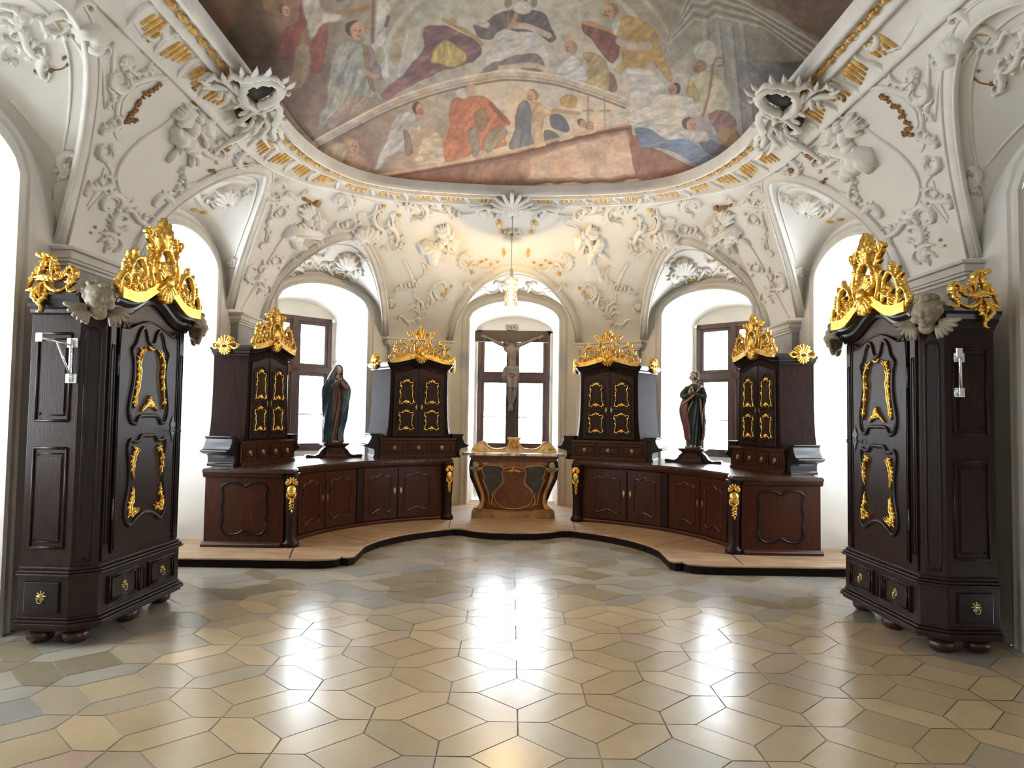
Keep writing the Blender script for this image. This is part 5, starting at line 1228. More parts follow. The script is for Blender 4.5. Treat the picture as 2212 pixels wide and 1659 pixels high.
# ================================================================ stucco
def up_hit(x, y):
    h = BV.ray_cast(V((x, y, 2.0)), V((0, 0, 1))); return h[0].z if h[0] else CEIL
nF = len(FL); FO = []
for i in range(nF):
    t = (FL[(i + 1) % nF] - FL[i - 1]).normalized(); o = V((t.y, -t.x, 0))
    if o.dot(FL[i] - V((0, YC, 0))) < 0: o = -o
    FO.append(o)
def band(name, prof, m, parent):
    mb = MB(); R = []
    for p, o in zip(FL, FO):
        r = []
        for a, h in prof:
            q = p + o * a; z = CEIL if a <= 0 else min(CEIL, up_hit(q.x, q.y)); r.append(V((q.x, q.y, z - h)))
        R.append(r)
    n = len(prof); mb.add([p for r in R for p in r], [(i * n + k, i * n + k + 1, ((i + 1) % nF) * n + k + 1, ((i + 1) % nF) * n + k) for i in range(nF) for k in range(n - 1)], True)
    return mb.build(name, m, parent, fixn=False)
band('fresco_frame', [(-.05, -.30), (-.05, .03), (-.035, .07), (-.01, .08), (.015, .06), (.02, .035), (.05, .03), (.10, .03), (.115, .03), (.12, .06), (.14, .07), (.16, .055), (.165, .02), (.19, .012), (.37, .012), (.375, .03), (.39, .045), (.41, .045), (.425, .025), (.43, -.02)], 'stucco', ceiling)
def fr_at(l):
    l %= FLEN[-1]; lo = max(i for i in range(nF) if FLEN[i] <= l + 1e-9); k = (l - FLEN[lo]) / max(FLEN[lo + 1] - FLEN[lo], 1e-9); j = (lo + 1) % nF
    return FL[lo].lerp(FL[j], k), FO[lo].lerp(FO[j], k).normalized()
# gilded fluting groups and the husk chain (the visible half)
Lq = FLEN[-1] / 4
sp_ = .385; gl = -0.0; pos = []; l = .1
while l < 2 * Lq: pos.append(l); l += sp_
for gi, l in enumerate(pos):
    p0, _ = fr_at(l)
    if p0.y < 4.9: continue
    if abs(abs(p0.x) - 2.46) < .05 and 6.45 < p0.y < 7.35: continue
    if abs(p0.x) < .2: continue
    mb = MB()
    for j in (-1.5, -.5, .5, 1.5):
        p, o = fr_at(l + j * .060); a0, a1 = .195 + .015 * abs(j), .345 + .015 * j * (1 if gi % 2 else -1)
        P = [];
        for k in range(5):
            q = p + o * (a0 + (a1 - a0) * k / 4); P.append(V((q.x, q.y, up_hit(q.x, q.y) - .012)))
        mb.stroke(P, V((-o.x * .3, -o.y * .3, -1)).normalized(), .030, .020, taper=(.8, .6))
    mb.build('gilded_flutes', 'ochre', ceiling)
    k_ = MB(); p, o = fr_at(l + sp_ / 2); t = V((-o.y, o.x, 0)); P = []
    for a_, s_ in ((.15, -.02), (.20, .03), (.27, .025), (.33, -.01), (.40, -.02), (.43, .02)):
        q = p + o * a_ + t * s_; P.append(V((q.x, q.y, up_hit(q.x, q.y) - .015)))
    k_.stroke(crom(P, 3), V((-o.x * .3, -o.y * .3, -1)).normalized(), .024, .03, serr=.2, ns=4, taper=(.8, .5))
    k_.build('stucco_console', 'stucco', ceiling)
mb = MB(); l = .05; k = 0
while l < 2 * Lq:
    p, o = fr_at(l)
    if not (abs(p.x) < .13):
        q = p + o * .075; z = up_hit(q.x, q.y) - .035; t = V((-o.y, o.x, 0))
        big = k % 3 == 0
        r = (.048, .034, .026) if big else (.026, .020, .018)
        T = lambda x, y, z_, q=q, t=t, o=o, z=z: V((q.x, q.y, z)) + t * x + o * y + V((0, 0, -z_))
        mb.ell((0, 0, 0), r, 8, 6, T=T)
    l += .058; k += 1
mb.build('gilded_husk_chain', 'ochre', ceiling)
# ribs along the lunette edges, and a fine line inside
def solve_d(s):
    w, _ = wpt(s); f = fpt(wf(s)); D = (f - w).length; lo, hi = 0.0, 1.0
    if zb(s, 0) <= SPR + .01: return 0.0
    for _ in range(30):
        m = (lo + hi) / 2
        if cove(m) < zb(s, D * m): lo = m
        else: hi = m
    return lo
for L_ in LUN:
    if L_['n'] == 'rear': continue
    P, N_, Q, NQ = [], [], [], []
    for i in range(49):
        u = -L_['w'] + 2 * L_['w'] * i / 48; u *= .9995; s = (L_['s'] + u) % TOT
        d = solve_d(s); p = vault(s, d); w, _ = wpt(s); f = fpt(wf(s)); inn = (f - w).normalized()
        P.append(p + inn * .015); N_.append((inn * .75 + V((0, 0, -.55))).normalized())
        d2 = max(0, d - .06 - .05 * (1 - abs(u) / L_['w'])); u2 = u * .93; s2 = (L_['s'] + u2) % TOT; p2 = vault(s2, min(d2, .999 * solve_d(s2))); Q.append(p2); NQ.append((inn * .4 + V((0, 0, -.9))).normalized())
    mb = MB(); mb.stroke(P, N_, .062, .028, seg=10, taper=(1, 1)); 
    for off in (-.055, .055):
        P2 = []
        for i, p in enumerate(P):
            t = (P[min(i + 1, 48)] - P[max(i - 1, 0)]).normalized(); sd_ = t.cross(N_[i]).normalized(); P2.append(p + sd_ * off + N_[i] * .01)
        mb.stroke(P2, N_, .013, .026, seg=6, taper=(1, 1))
    mb.stroke(Q, NQ, .010, .014, seg=6, taper=(1, 1))
    mb.build('vault_rib', 'stucco', ceiling)
def VT(cx, cy, sc, ang=0.0, mirror=False, flip=1):
    ca, sa = cos(radians(ang)), sin(radians(ang)); cache = {}; last = [hit(cx, cy)]
    def T(u, v, w=0):
        key = (round(u, 4), round(v, 4))
        if key not in cache:
            uu = u * flip; h = hit(cx + sc * (uu * ca - v * sa), cy - sc * (uu * sa + v * ca))
            if h is None or (last[0] and cx and (h[0] - last[0][0]).length > .6): h = last[0]
            if h is None: h = (V((0, 9.3, 4.7)), V((0, 0, -1)))
            cache[key] = h; last[0] = h
        h = cache[key]
        loc, nn = h; p = loc + nn * (w * sc * (loc - CAM).length / F)
        return V((-p.x, p.y, p.z)) if mirror else p
    return T
def vs(pts, w, h=None, serr=0, ns=0, closed=False, mirror=False, n=5, mb=None, taper=(.35, .2)):
    """stucco ribbon through sketch points, half width w in sketch pixels"""
    T = VT(0, 0, 1.0, 0, mirror); P, N_ = [], []
    for q in crom([(a, b, 0) for a, b in pts], n, closed):
        a = T(q.x, -q.y, 0); b = T(q.x, -q.y, 1); P.append(a); N_.append((b - a).normalized() if (b - a).length > 1e-7 else V((0, 0, -1)))
    k = (P[len(P) // 2] - CAM).length / F
    mb.stroke(P, N_, w * k, (h or w * .9) * k, seg=8, closed=closed, serr=serr, ns=ns, taper=taper)
def motif(mb, T, kind, r):
    """rocaille motifs in units of one, drawn in plane T"""
    ribbon = lambda mb, T, pts, w, h, **k: globals()['ribbon'](mb, T, pts, w * .42, h * .48, **k)
    leaf = lambda mb, T, a, b, w, h, bend=.2, ns=4: globals()['leaf'](mb, T, a, b, w * .42, h * .45, bend, ns)
    if kind == 0:      # C scroll with comb of leaves
        ribbon(mb, T, [(.1, -.35), (-.25, -.42), (-.5, -.15), (-.42, .25), (-.05, .48), (.3, .38), (.36, .15), (.2, .08)], .085, .10, serr=.12, ns=6, n=4)
        ribbon(mb, T, [(.0, -.24), (-.2, -.27), (-.34, -.08), (-.28, .2), (-.02, .33), (.2, .26)], .04, .06, n=4)
        for i in range(6):
            a = radians(110 + 25 * i); leaf(mb, T, (.46 * cos(a), .45 * sin(a)), (.80 * cos(a + .35), .76 * sin(a + .35)), .050, .06, .3, 2)
        leaf(mb, T, (.05, -.36), (.42, -.5), .07, .08)
    elif kind == 1:    # S scroll
        ribbon(mb, T, [(-.6, .35), (-.45, .52), (-.22, .42), (-.15, .1), (.0, -.2), (.25, -.42), (.5, -.34), (.52, -.12), (.38, -.08)], .07, .10, serr=.10, ns=7, n=4)
        for a, b in (((-.1, .0), (.18, .2)), ((-.15, .25), (.08, .48)), ((.1, -.3), (-.12, -.55)), ((.42, -.4), (.6, -.62)), ((.1, -.12), (.38, .05))): leaf(mb, T, a, b, .06, .08, .2, 2)
    elif kind == 2:    # leaf spray
        for i in range(5):
            a = radians(25 + 32 * i + r.uniform(-8, 8)); L = .5 + .3 * sin(pi * (i + .5) / 5); leaf(mb, T, (.08 * cos(a), .08 * sin(a) - .3), (L * cos(a), L * sin(a) - .25), .075, .09, .3 * (1 if i < 2 else -1), 3)
        ribbon(mb, T, [(-.3, -.35), (-.1, -.5), (.15, -.45), (.25, -.3)], .06, .09, n=4)
    elif kind == 3:    # shell
        shell(mb, T, (0, -.2), .7, radians(25), radians(155), 7, .075, .09)
        ribbon(mb, T, [(-.5, -.12), (-.42, -.34), (-.2, -.28), (0, -.38), (.2, -.28), (.42, -.34), (.5, -.12)], .06, .10, n=4)
    elif kind == 4:    # flat curl pair
        ribbon(mb, T, [(-.7, .1), (-.6, .3), (-.38, .25), (-.25, .0), (.05, -.1), (.4, .0), (.62, .22), (.75, .1), (.66, -.02)], .045, .07, n=4, serr=.15, ns=8)
        for x in (-.3, .0, .3): leaf(mb, T, (x, -.05), (x + .16, -.4), .045, .06, .3, 2)
def place(L, name='stucco_scrollwork', m='stucco'):
    for cx, cy, sc, ang, kind, flip, both in L:
        for mir in ((False, True) if both else (False,)):
            mb = MB(); motif(mb, VT(cx, cy, sc * 1.3, ang, mir, flip), kind, rnd); mb.build(name, m, ceiling)
place([
    # field with the left angel
    (300, 150, 40, 15, 4, 1, 1), (262, 170, 34, 100, 0, 1, 1), (240, 270, 30, 80, 1, 1, 1), (228, 325, 26, 95, 0, 1, 1), (212, 400, 38, 70, 1, 1, 1),
    (240, 440, 34, 75, 0, -1, 1), (300, 470, 40, 20, 1, 1, 1), (235, 520, 40, 60, 2, 1, 1), (258, 480, 30, 10, 0, 1, 1), (350, 440, 30, 40, 0, -1, 1), (395, 385, 30, 35, 1, -1, 1), (455, 330, 36, 35, 1, 1, 1),
    (500, 300, 34, 30, 4, 1, 1), (530, 345, 28, 20, 0, 1, 1), (240, 210, 26, 90, 4, 1, 1),
    # field above the oblique window, left
    (600, 410, 34, 0, 0, 1, 1), (585, 430, 28, 60, 1, 1, 1), (640, 420, 26, 10, 4, 1, 1), (600, 465, 30, 80, 1, 1, 1), (575, 515, 26, 75, 4, 1, 1), (585, 570, 32, 70, 1, 1, 1), (565, 620, 30, 60, 2, 1, 1), (545, 590, 26, 40, 0, 1, 1),
    (740, 435, 28, 30, 0, -1, 1), (745, 490, 34, 60, 1, 1, 1), (690, 530, 34, 30, 2, 1, 1), (655, 565, 26, 40, 1, 1, 1), (640, 590, 22, 40, 0, -1, 1),
    (790, 510, 36, 0, 3, 1, 1), (830, 470, 36, 80, 0, 1, 1), (850, 500, 30, 60, 1, -1, 1), (800, 460, 28, 30, 4, 1, 1), (850, 535, 28, 20, 4, 1, 1), (790, 555, 22, 0, 4, 1, 1),
    (860, 430, 26, 10, 1, 1, 1), (900, 455, 34, 20, 0, -1, 1), (905, 440, 26, 0, 4, 1, 1), (975, 455, 22, 10, 1, 1, 1), (1020, 440, 24, 0, 4, 1, 1), (960, 440, 18, 40, 0, 1, 1),
    (880, 620, 28, 60, 1, 1, 1), (905, 665, 34, 20, 2, 1, 1), (885, 690, 28, 10, 4, 1, 1), (955, 625, 28, 40, 0, 1, 1), (930, 645, 22, 30, 1, -1, 1), (915, 590, 24, 80, 4, 1, 1),
    (1020, 620, 20, 20, 1, 1, 1), (1010, 560, 26, 30, 0, 1, 1), (1050, 580, 22, 0, 4, 1, 1), (1060, 455, 20, 0, 1, 1, 1),
    # lunettes
    (440, 432, 40, 15, 1, 1, 1), (490, 425, 36, 5, 3, 1, 1), (395, 455, 34, 20, 2, 1, 1), (520, 412, 28, 10, 4, 1, 1), (470, 440, 30, 0, 4, 1, 1), (370, 470, 26, 10, 0, 1, 1),
    (720, 585, 34, 10, 1, 1, 1), (750, 570, 36, 0, 3, 1, 1), (700, 600, 26, 20, 0, 1, 1), (770, 590, 26, -20, 2, 1, 1), (690, 575, 22, 0, 4, 1, 1),
    (1060, 628, 26, 5, 4, 1, 1), (1085, 622, 24, 0, 1, 1, 1), (505, 570, 24, 40, 2, 1, 1), (845, 655, 18, 60, 2, 1, 1), (140, 370, 40, 50, 2, 1, 1), (150, 350, 30, 0, 0, 1, 1),
    (30, 45, 50, 20, 2, 1, 1), (60, 90, 50, 0, 1, 1, 1), (20, 110, 40, -20, 0, 1, 1), (110, 60, 50, -10, 4, 1, 1), (90, 140, 34, -30, 1, 1, 1), (190, 75, 46, -60, 3, 1, 1), (180, 25, 44, 0, 0, 1, 1), (215, 110, 26, 60, 1, 1, 1),
    (330, 75, 30, 30, 4, 1, 1), (370, 60, 26, 60, 0, 1, 1), (275, 135, 24, 60, 2, 1, 1), (395, 55, 24, 0, 2, 1, 1)])
# long mouldings and big curves
for mir in (False, True):
    for pts, w, se, ns in (
        ([(252, 248), (256, 215), (285, 180), (330, 165), (400, 168), (470, 172), (500, 168)], 6, .08, 10), ([(262, 245), (268, 215), (295, 188), (335, 176)], 3, 0, 0),
        ([(376, 251), (345, 275), (300, 305), (264, 345), (253, 385), (265, 420), (290, 428), (282, 436)], 4.5, 0, 0),
        ([(250, 240), (246, 275), (254, 300), (268, 298)], 3, 0, 0), ([(245, 90), (243, 160), (245, 235)], 4, 0, 0),
        ([(262, 0), (310, 80), (362, 142)], 4, 0, 0), ([(555, 265), (520, 300), (470, 340), (445, 325)], 5, .1, 4), ([(460, 325), (500, 315), (545, 290), (560, 270)], 4, 0, 0),
        ([(228, 350), (240, 372), (228, 410), (190, 452)], 4, 0, 0), ([(225, 362), (214, 400), (188, 445)], 3, 0, 0),
        ([(375, 410), (430, 395), (500, 388), (535, 392)], 6, 0, 0), ([(590, 435), (582, 480), (572, 520)], 4, .1, 6), ([(640, 480), (600, 530), (560, 600), (520, 670)], 3, 0, 0),
        ([(1106 - 230, 440), (920, 452), (1000, 462), (1060, 452)], 4, .1, 8), ([(870, 560), (890, 600), (895, 650)], 3, .1, 5), ([(635, 335), (700, 385), (760, 420), (830, 440)], 2.5, 0, 0),
        ([(20, 215), (70, 270), (115, 330)], 3, 0, 0), ([(150, 75), (180, 120), (192, 190), (190, 270), (178, 340)], 4.5, 0, 0), ([(212, 110), (222, 160), (226, 235)], 3.5, 0, 0),
        ([(0, 10), (45, 25), (95, 45)], 6, 0, 0), ([(95, 45), (130, 30), (165, 40), (170, 10)], 9, .1, 4)):
        mb = MB(); vs(pts, w, serr=se, ns=ns, mirror=mir, mb=mb, taper=(.8, .5)); mb.build('stucco_moulding', 'stucco', ceiling)
    # pierced cartouches that overlap the fresco frame
    c = MB(); D = VT(0, 0, 1.0, 0, mir)
    def sk(pts, w, lift=18, closed=False, serr=.1, ns=6, h=None):
        P = [];
        for q in crom([(a, b, 0) for a, b in pts], 5, closed):
            P.append(D(q.x, -q.y, lift))
        k = (P[0] - CAM).length / F; c.stroke(P, V((0, -.35, -1)).normalized(), w * k, (h or w) * k, closed=closed, serr=serr, ns=ns, taper=(.5, .3))
    sk([(515, 190), (520, 165), (550, 150), (590, 150), (608, 165), (598, 185), (570, 200), (540, 205)], 9, 24, True, .18, 12)
    sk([(470, 150), (490, 165), (515, 185), (540, 215), (565, 225), (575, 250), (560, 275), (575, 300)], 11, 16)
    sk([(480, 145), (500, 135), (530, 142), (560, 138), (595, 140), (615, 158)], 8, 26, False, .3, 9)
    sk([(430, 172), (480, 180), (520, 215), (545, 235)], 9, 14); sk([(595, 195), (605, 215), (598, 240), (585, 262), (590, 285)], 8, 22, False, .2, 6)
    sk([(545, 215), (520, 232), (505, 245), (530, 250), (548, 240)], 7, 20); sk([(535, 265), (510, 285), (480, 300), (455, 318)], 7, 12)
    for a, b in (((500, 140), (492, 122)), ((520, 140), (522, 118)), ((545, 138), (556, 118)), ((570, 138), (585, 120)), ((600, 150), (625, 140)), ((608, 165), (640, 150)), ((612, 172), (628, 174)), ((600, 240), (612, 262)), ((595, 250), (606, 275)), ((600, 225), (622, 232)),
                 ((430, 150), (450, 135)), ((440, 160), (418, 150)), ((545, 240), (530, 268)), ((535, 235), (505, 262)), ((480, 175), (470, 195)), ((465, 175), (450, 190))):
        sk([a, ((a[0] + b[0]) / 2 + 3, (a[1] + b[1]) / 2 + 3), b], 5, 24, False, .2, 2)
    # further curls and flames
    for a, b in (((556, 160), (560, 140)), ((530, 150), (520, 132)), ((580, 205), (600, 210)), ((505, 200), (490, 205)), ((520, 215), (500, 222)), ((555, 262), (538, 278)), ((590, 275), (612, 292)), ((582, 282), (600, 305)), ((480, 150), (470, 130)), ((560, 232), (545, 250))):
        sk([a, ((a[0] + b[0]) / 2 - 3, (a[1] + b[1]) / 2 + 2), b], 4.5, 26, False, .2, 2)
    sk([(420, 160), (445, 148), (468, 158), (480, 150)], 6, 14, False, .2, 5); sk([(500, 160), (508, 178), (530, 195)], 7, 22); sk([(600, 178), (596, 195), (575, 208), (565, 225)], 7, 26)
    cp = c.build('pierced_cartouche', 'stucco', ceiling)
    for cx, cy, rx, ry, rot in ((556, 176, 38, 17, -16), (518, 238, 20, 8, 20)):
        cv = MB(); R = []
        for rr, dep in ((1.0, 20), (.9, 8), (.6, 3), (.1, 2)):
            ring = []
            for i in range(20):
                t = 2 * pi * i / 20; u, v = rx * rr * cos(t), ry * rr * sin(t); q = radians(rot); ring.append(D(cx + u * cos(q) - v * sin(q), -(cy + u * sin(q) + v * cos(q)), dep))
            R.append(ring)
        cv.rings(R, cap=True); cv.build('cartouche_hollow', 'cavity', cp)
    # gilded flower garlands
    for pts in ([(345, 182), (325, 195), (308, 208), (298, 222), (285, 238), (278, 250), (290, 258), (270, 262)], [(405, 188), (418, 195), (414, 208), (420, 222)], [(455, 368), (475, 375), (495, 372), (520, 362), (532, 350)], [(655, 430), (675, 437), (690, 432)], [(505, 300), (490, 318), (478, 322)], [(75, 148), (100, 152), (135, 148), (148, 132), (140, 122)]):
        g = MB(); vs(pts, 1.6, mirror=mir, mb=g); P = crom([(a, b, 0) for a, b in pts], 3); T = VT(0, 0, 1.0, 0, mir)
        small = pts[0][0] == 75
        for i, q in enumerate(P):
            if small and i % 4: continue
            x, y = q.x + rnd.uniform(-4, 4), q.y + rnd.uniform(-4, 4); r = rnd.uniform(3.2, 5.6)
            for j in range(5):
                a = 2 * pi * j / 5 + i; g.ell((0, 0, 0), (r * .5, r * .5, r * .4), 6, 5, T=lambda u, v, w, T_=VT(x, y, 1.0, 0, mir), a=a, r=r: T_(r * .6 * cos(a) + u, -(r * .6 * sin(a) + v), w + 3))
        g.build('gilded_flower_garland', 'ochre_brown', ceiling)
    # small gilded touches
    g = MB(); T = VT(0, 0, 1.0, 0, mir)
    for x, y, a, b in ((392, 167, 10, 4), (150, 375, 12, 5), (575, 220, 5, 11), (572, 254, 6, 6), (545, 283, 6, 4), (488, 318, 6, 4), (458, 332, 5, 5), (205, 490, 4, 4), (195, 502, 3, 3), (733, 592, 10, 2.5), (700, 605, 8, 2), (420, 452, 9, 2.5), (440, 458, 9, 2.5), (455, 448, 9, 2.5), (685, 550, 4, 3), (672, 560, 3, 3), (655, 568, 3, 3), (130, 42, 28, 4), (830, 445, 4, 4), (862, 465, 4, 3), (895, 466, 4, 3), (912, 464, 4, 3), (780, 505, 3, 3), (955, 636, 3, 3), (965, 625, 3, 3), (975, 618, 3, 3), (842, 662, 7, 4), (497, 577, 9, 3), (1078, 482, 7, 9), (1082, 500, 4, 6), (1088, 545, 4, 10), (1040, 565, 5, 2), (1024, 570, 4, 3), (1020, 588, 5, 5), (1060, 570, 5, 2), (1075, 565, 4, 2), (1050, 560, 3, 2)):
        g.ell((0, 0, 0), (a, b, 3), 8, 5, T=lambda u, v, w, T_=VT(x, y, 1.0, 0, mir): T_(u, -v, w + 1))
    g.build('gilded_accents', 'ochre', ceiling)
# central cartouche at the foot of the frame
c = MB()
for i in range(9):
    a = radians(200 - 27.5 * i); P = [D_ for D_ in (VT(1106, 432, 1)(0, 0, 14), VT(1106, 432, 1)(26 * cos(a), 16 * sin(a), 16), VT(1106, 432, 1)(44 * cos(a), 26 * sin(a), 10))]
    k = .0062; c.stroke(crom(P, 4), V((0, -.4, -1)).normalized(), 5 * k, 5 * k, taper=(.5, .6))
for mir in (False, True):
    P = crom([VT(0, 0, 1, 0, mir)(x, -y, 10) for x, y in ((1106, 436), (1080, 446), (1050, 438), (1030, 448), (1040, 460))], 4); c.stroke(P, V((0, -.4, -1)).normalized(), .03, .03, serr=.2, ns=5)
c.build('shell_cartouche', 'stucco', ceiling)
place([(1106, 455, 26, 0, 3, 1, 0), (1106, 510, 26, 180, 3, 1, 0), (1106, 640, 18, 0, 3, 1, 0)])
g = MB()
for x in (1094, 1106, 1118): g.ell((0, 0, 0), (2.5, 9, 4), 8, 6, T=lambda u, v, w, x=x: VT(0, 0, 1)(x + u, -(502 + v), w + 1))
g.build('gilded_accents', 'ochre', ceiling)
# relief figures
def putto(cx, cy, sc, ang, flip, mir, kind):
    T = VT(cx, cy, sc, ang, mir, flip); b = MB()
    def e(x, y, a, c_, r=0, h=.16, z=.05):
        ca, sa = cos(radians(r)), sin(radians(r)); b.ell((0, 0, 0), (a, c_, h), 12, 8, T=lambda u, v, w: T(x + u * ca - v * sa, y + u * sa + v * ca, w + z))
    e(0, .78, .15, .17, 0, .18); e(0, .42, .20, .30, 10, .18); e(.03, .12, .19, .20, 0, .18)
    e(-.30, .42, .26, .08, 25, .12, .08); e(-.52, .60, .17, .07, 60, .1, .1); e(.30, .40, .24, .08, -30, .12, .08); e(.50, .22, .16, .07, -50, .1, .1)
    e(.20, -.10, .30, .12, -45, .14, .06); e(.42, -.42, .26, .085, -75, .11, .05); e(-.08, -.20, .30, .12, -80, .14, .08); e(-.15, -.60, .28, .08, 80, .11, .06)
    for x, y in ((-.11, .86), (0, .93), (.11, .86), (-.14, .74), (.14, .76), (-.05, .92), (.06, .92)): e(x, y, .06, .05, 0, .13)
    e(-.60, .68, .06, .05); e(.58, .12, .06, .05)
    o = b.build('relief_figure', 'stucco', ceiling)
    w_ = MB()
    for sx in (-1, 1):
        for i in range(4): leaf(w_, T, (sx * .15, .5), (sx * (.55 + .06 * i), .95 - .17 * i), .06, .07, .15 * sx, 3)
    if kind: ribbon(w_, T, [(-.75, -.3), (-.3, -.5), (.1, -.35), (.5, -.6), (.8, -.35)], .12, .10, serr=.2, ns=7)
    else: ribbon(w_, T, [(-.5, .2), (-.25, .0), (.1, -.05), (.4, -.2), (.6, -.5)], .09, .12, serr=.2, ns=5)
    w_.build('relief_drapery', 'stucco', o)
putto(400, 300, 72, -28, 1, False, 0); putto(400, 300, 74, -28, 1, True, 1)
putto(650, 490, 52, -50, 1, False, 1); putto(650, 490, 52, -50, 1, True, 0)
putto(945, 528, 46, -52, 1, False, 1); putto(945, 528, 46, -40, 1, True, 0)
st = MB(); T = VT(0, 0, 1)
P = [T(x, -y, 6) for x, y in ((1300, 603), (1270, 540), (1245, 490), (1225, 482), (1215, 474), (1225, 468), (1232, 474))]
st.stroke(crom(P, 4), V((0, -.6, -.8)).normalized(), .012, .016, taper=(.9, .9)); st.build('relief_crozier', 'stucco', ceiling)
# ================================================================ ceiling painting
import numpy as np
def painting():
    xs = np.concatenate([np.arange(-2.56, 2.5601, .008)])
    ys = np.concatenate([np.arange(-.56, 4.8, .16), np.arange(4.85, 9.36, .012)])
    X, Y = np.meshgrid(xs, ys); sh = X.shape
    # position of every paint dab in the sketch of the painting (a fixed plane-to-plane map)
    d = np.stack([X - CAM.x, Y - CAM.y, np.full(sh, CEIL - CAM.z)], -1)
    a, b, c = d @ np.array(RT), d @ np.array(UP), d @ np.array(fw); c = np.maximum(c, .5)
    px, py = 1106 + F * a / c, 829.5 - F * b / c
    r = np.random.RandomState(5)
    wx = sum(np.sin(px * k * u + py * k * v + p) * m for k, u, v, p, m in ((.04, 1, .6, 1, 2.0), (.09, -.5, 1, 2, 1.2), (.19, 1, -1, .5, .5)))
    wy = sum(np.sin(px * k * u + py * k * v + p) * m for k, u, v, p, m in ((.05, .7, 1, 3, 1.8), (.11, 1, -.5, 1, 1.2), (.21, -1, 1, 2.5, .5)))
    qx, qy = px + wx, py + wy
    lin = lambda c: np.array([((v / 255 + .055) / 1.055) ** 2.4 if v > 10 else v / 255 / 12.92 for v in c])
    pts = [(430, 30, 110, 92, 66), (480, 100, 96, 74, 52), (560, 110, 104, 76, 58), (640, 60, 150, 120, 105), (640, 200, 142, 120, 112), (700, 300, 148, 126, 114), (610, 270, 128, 110, 104), (760, 40, 165, 156, 146), (850, 70, 176, 172, 158), (1000, 60, 190, 192, 180), (1130, 20, 205, 208, 196), (1250, 80, 190, 188, 174), (1350, 60, 176, 172, 156), (1500, 40, 150, 148, 136), (1620, 60, 132, 126, 108), (1700, 40, 126, 106, 92), (1800, 30, 122, 104, 88), (1700, 130, 96, 84, 68), (1650, 160, 150, 152, 152), (1560, 130, 160, 162, 158), (1600, 260, 158, 160, 166), (1106, 250, 212, 196, 174), (900, 235, 184, 170, 152), (820, 270, 160, 140, 122), (1300, 260, 212, 198, 178), (1430, 240, 190, 186, 176), (1200, 180, 190, 190, 182), (760, 340, 142, 112, 94), (900, 330, 176, 152, 130), (1600, 320, 130, 122, 130), (880, 160, 178, 178, 172)]
    W_ = np.zeros(sh); C = np.zeros(sh + (3,))
    for x, y, *col in pts:
        w = 1 / (((qx - x) ** 2 + (qy - y) ** 2) / 900 + 1) ** 2; W_ += w; C += w[..., None] * lin(col)
    C /= W_[..., None]
    G = r.rand(257, 257)
    def vn(u, v):
        iu, iv = np.floor(u).astype(int), np.floor(v).astype(int); fu, fv = u - iu, v - iv; fu = fu * fu * (3 - 2 * fu); fv = fv * fv * (3 - 2 * fv); a_, b_ = iu % 256, iv % 256
        return (G[a_, b_] * (1 - fu) + G[a_ + 1, b_] * fu) * (1 - fv) + (G[a_, b_ + 1] * (1 - fu) + G[a_ + 1, b_ + 1] * fu) * fv - .5
    def blend(mask, col, fold=0.0, fa=0.0, ff=.25):
        nonlocal C
        c_ = lin(col)[None, None, :] * np.ones(sh + (1,))
        if fold:
            ca_, sa_ = cos(radians(fa)), sin(radians(fa)); u_ = (qx * ca_ + qy * sa_) * ff * .55; v_ = (-qx * sa_ + qy * ca_) * ff * .14 + fa
            c_ = c_ * (1 + fold * (2.6 * vn(u_, v_) + 1.8 * vn(u_ * 2.1 + 9, v_ * 2 + 5)))[..., None]
        C = C * (1 - mask[..., None]) + np.clip(c_, 0, 1) * mask[..., None]
    def poly(P, col, soft=2.5, al=.92, fold=.16, fa=30, ff=.3):
        P = np.array([(p.x, p.y) for p in crom([(u, v, 0) for u, v in P], 3, True)]); inside = np.zeros(sh, bool); dist = np.full(sh, 1e9)
        for i in range(len(P)):
            (x0, y0), (x1, y1) = P[i], P[(i + 1) % len(P)]
            cond = ((y0 > qy) != (y1 > qy)); dy = (y1 - y0) or 1e-9
            inside ^= cond & (qx < (x1 - x0) * (qy - y0) / dy + x0)
            L2 = (x1 - x0) ** 2 + (y1 - y0) ** 2 + 1e-9; t = np.clip(((qx - x0) * (x1 - x0) + (qy - y0) * (y1 - y0)) / L2, 0, 1)
            dist = np.minimum(dist, np.hypot(qx - x0 - t * (x1 - x0), qy - y0 - t * (y1 - y0)))
        sd = np.where(inside, dist, -dist); blend(np.clip(sd / soft + .5, 0, 1) * al, col, fold, fa, ff)
        # darker contour
        blend(np.clip(1 - np.abs(sd - 1) / 1.8, 0, 1) * .35, tuple(v * .55 for v in col))
    def line(P, w, col, al=.8, sm=True):
        Q = [(p.x, p.y) for p in crom([(u, v, 0) for u, v in P], 6)] if sm else P; dist = np.full(sh, 1e9)
        for (x0, y0), (x1, y1) in zip(Q, Q[1:]):
            L2 = (x1 - x0) ** 2 + (y1 - y0) ** 2 + 1e-9; t = np.clip(((px - x0) * (x1 - x0) + (py - y0) * (y1 - y0)) / L2, 0, 1)
            dist = np.minimum(dist, np.hypot(px - x0 - t * (x1 - x0), py - y0 - t * (y1 - y0)))
        blend(np.clip((w - dist) / 1.5 + .5, 0, 1) * al, col)
    def dot(x, y, rx, ry, col, al=.95, soft=1.5, rot=0):
        c0, s0 = cos(radians(rot)), sin(radians(rot)); u, v = (qx - x) * c0 + (qy - y) * s0, -(qx - x) * s0 + (qy - y) * c0
        q = (1 - np.sqrt((u / rx) ** 2 + (v / ry) ** 2)) * min(rx, ry); blend(np.clip(q / soft + .5, 0, 1) * al, col)
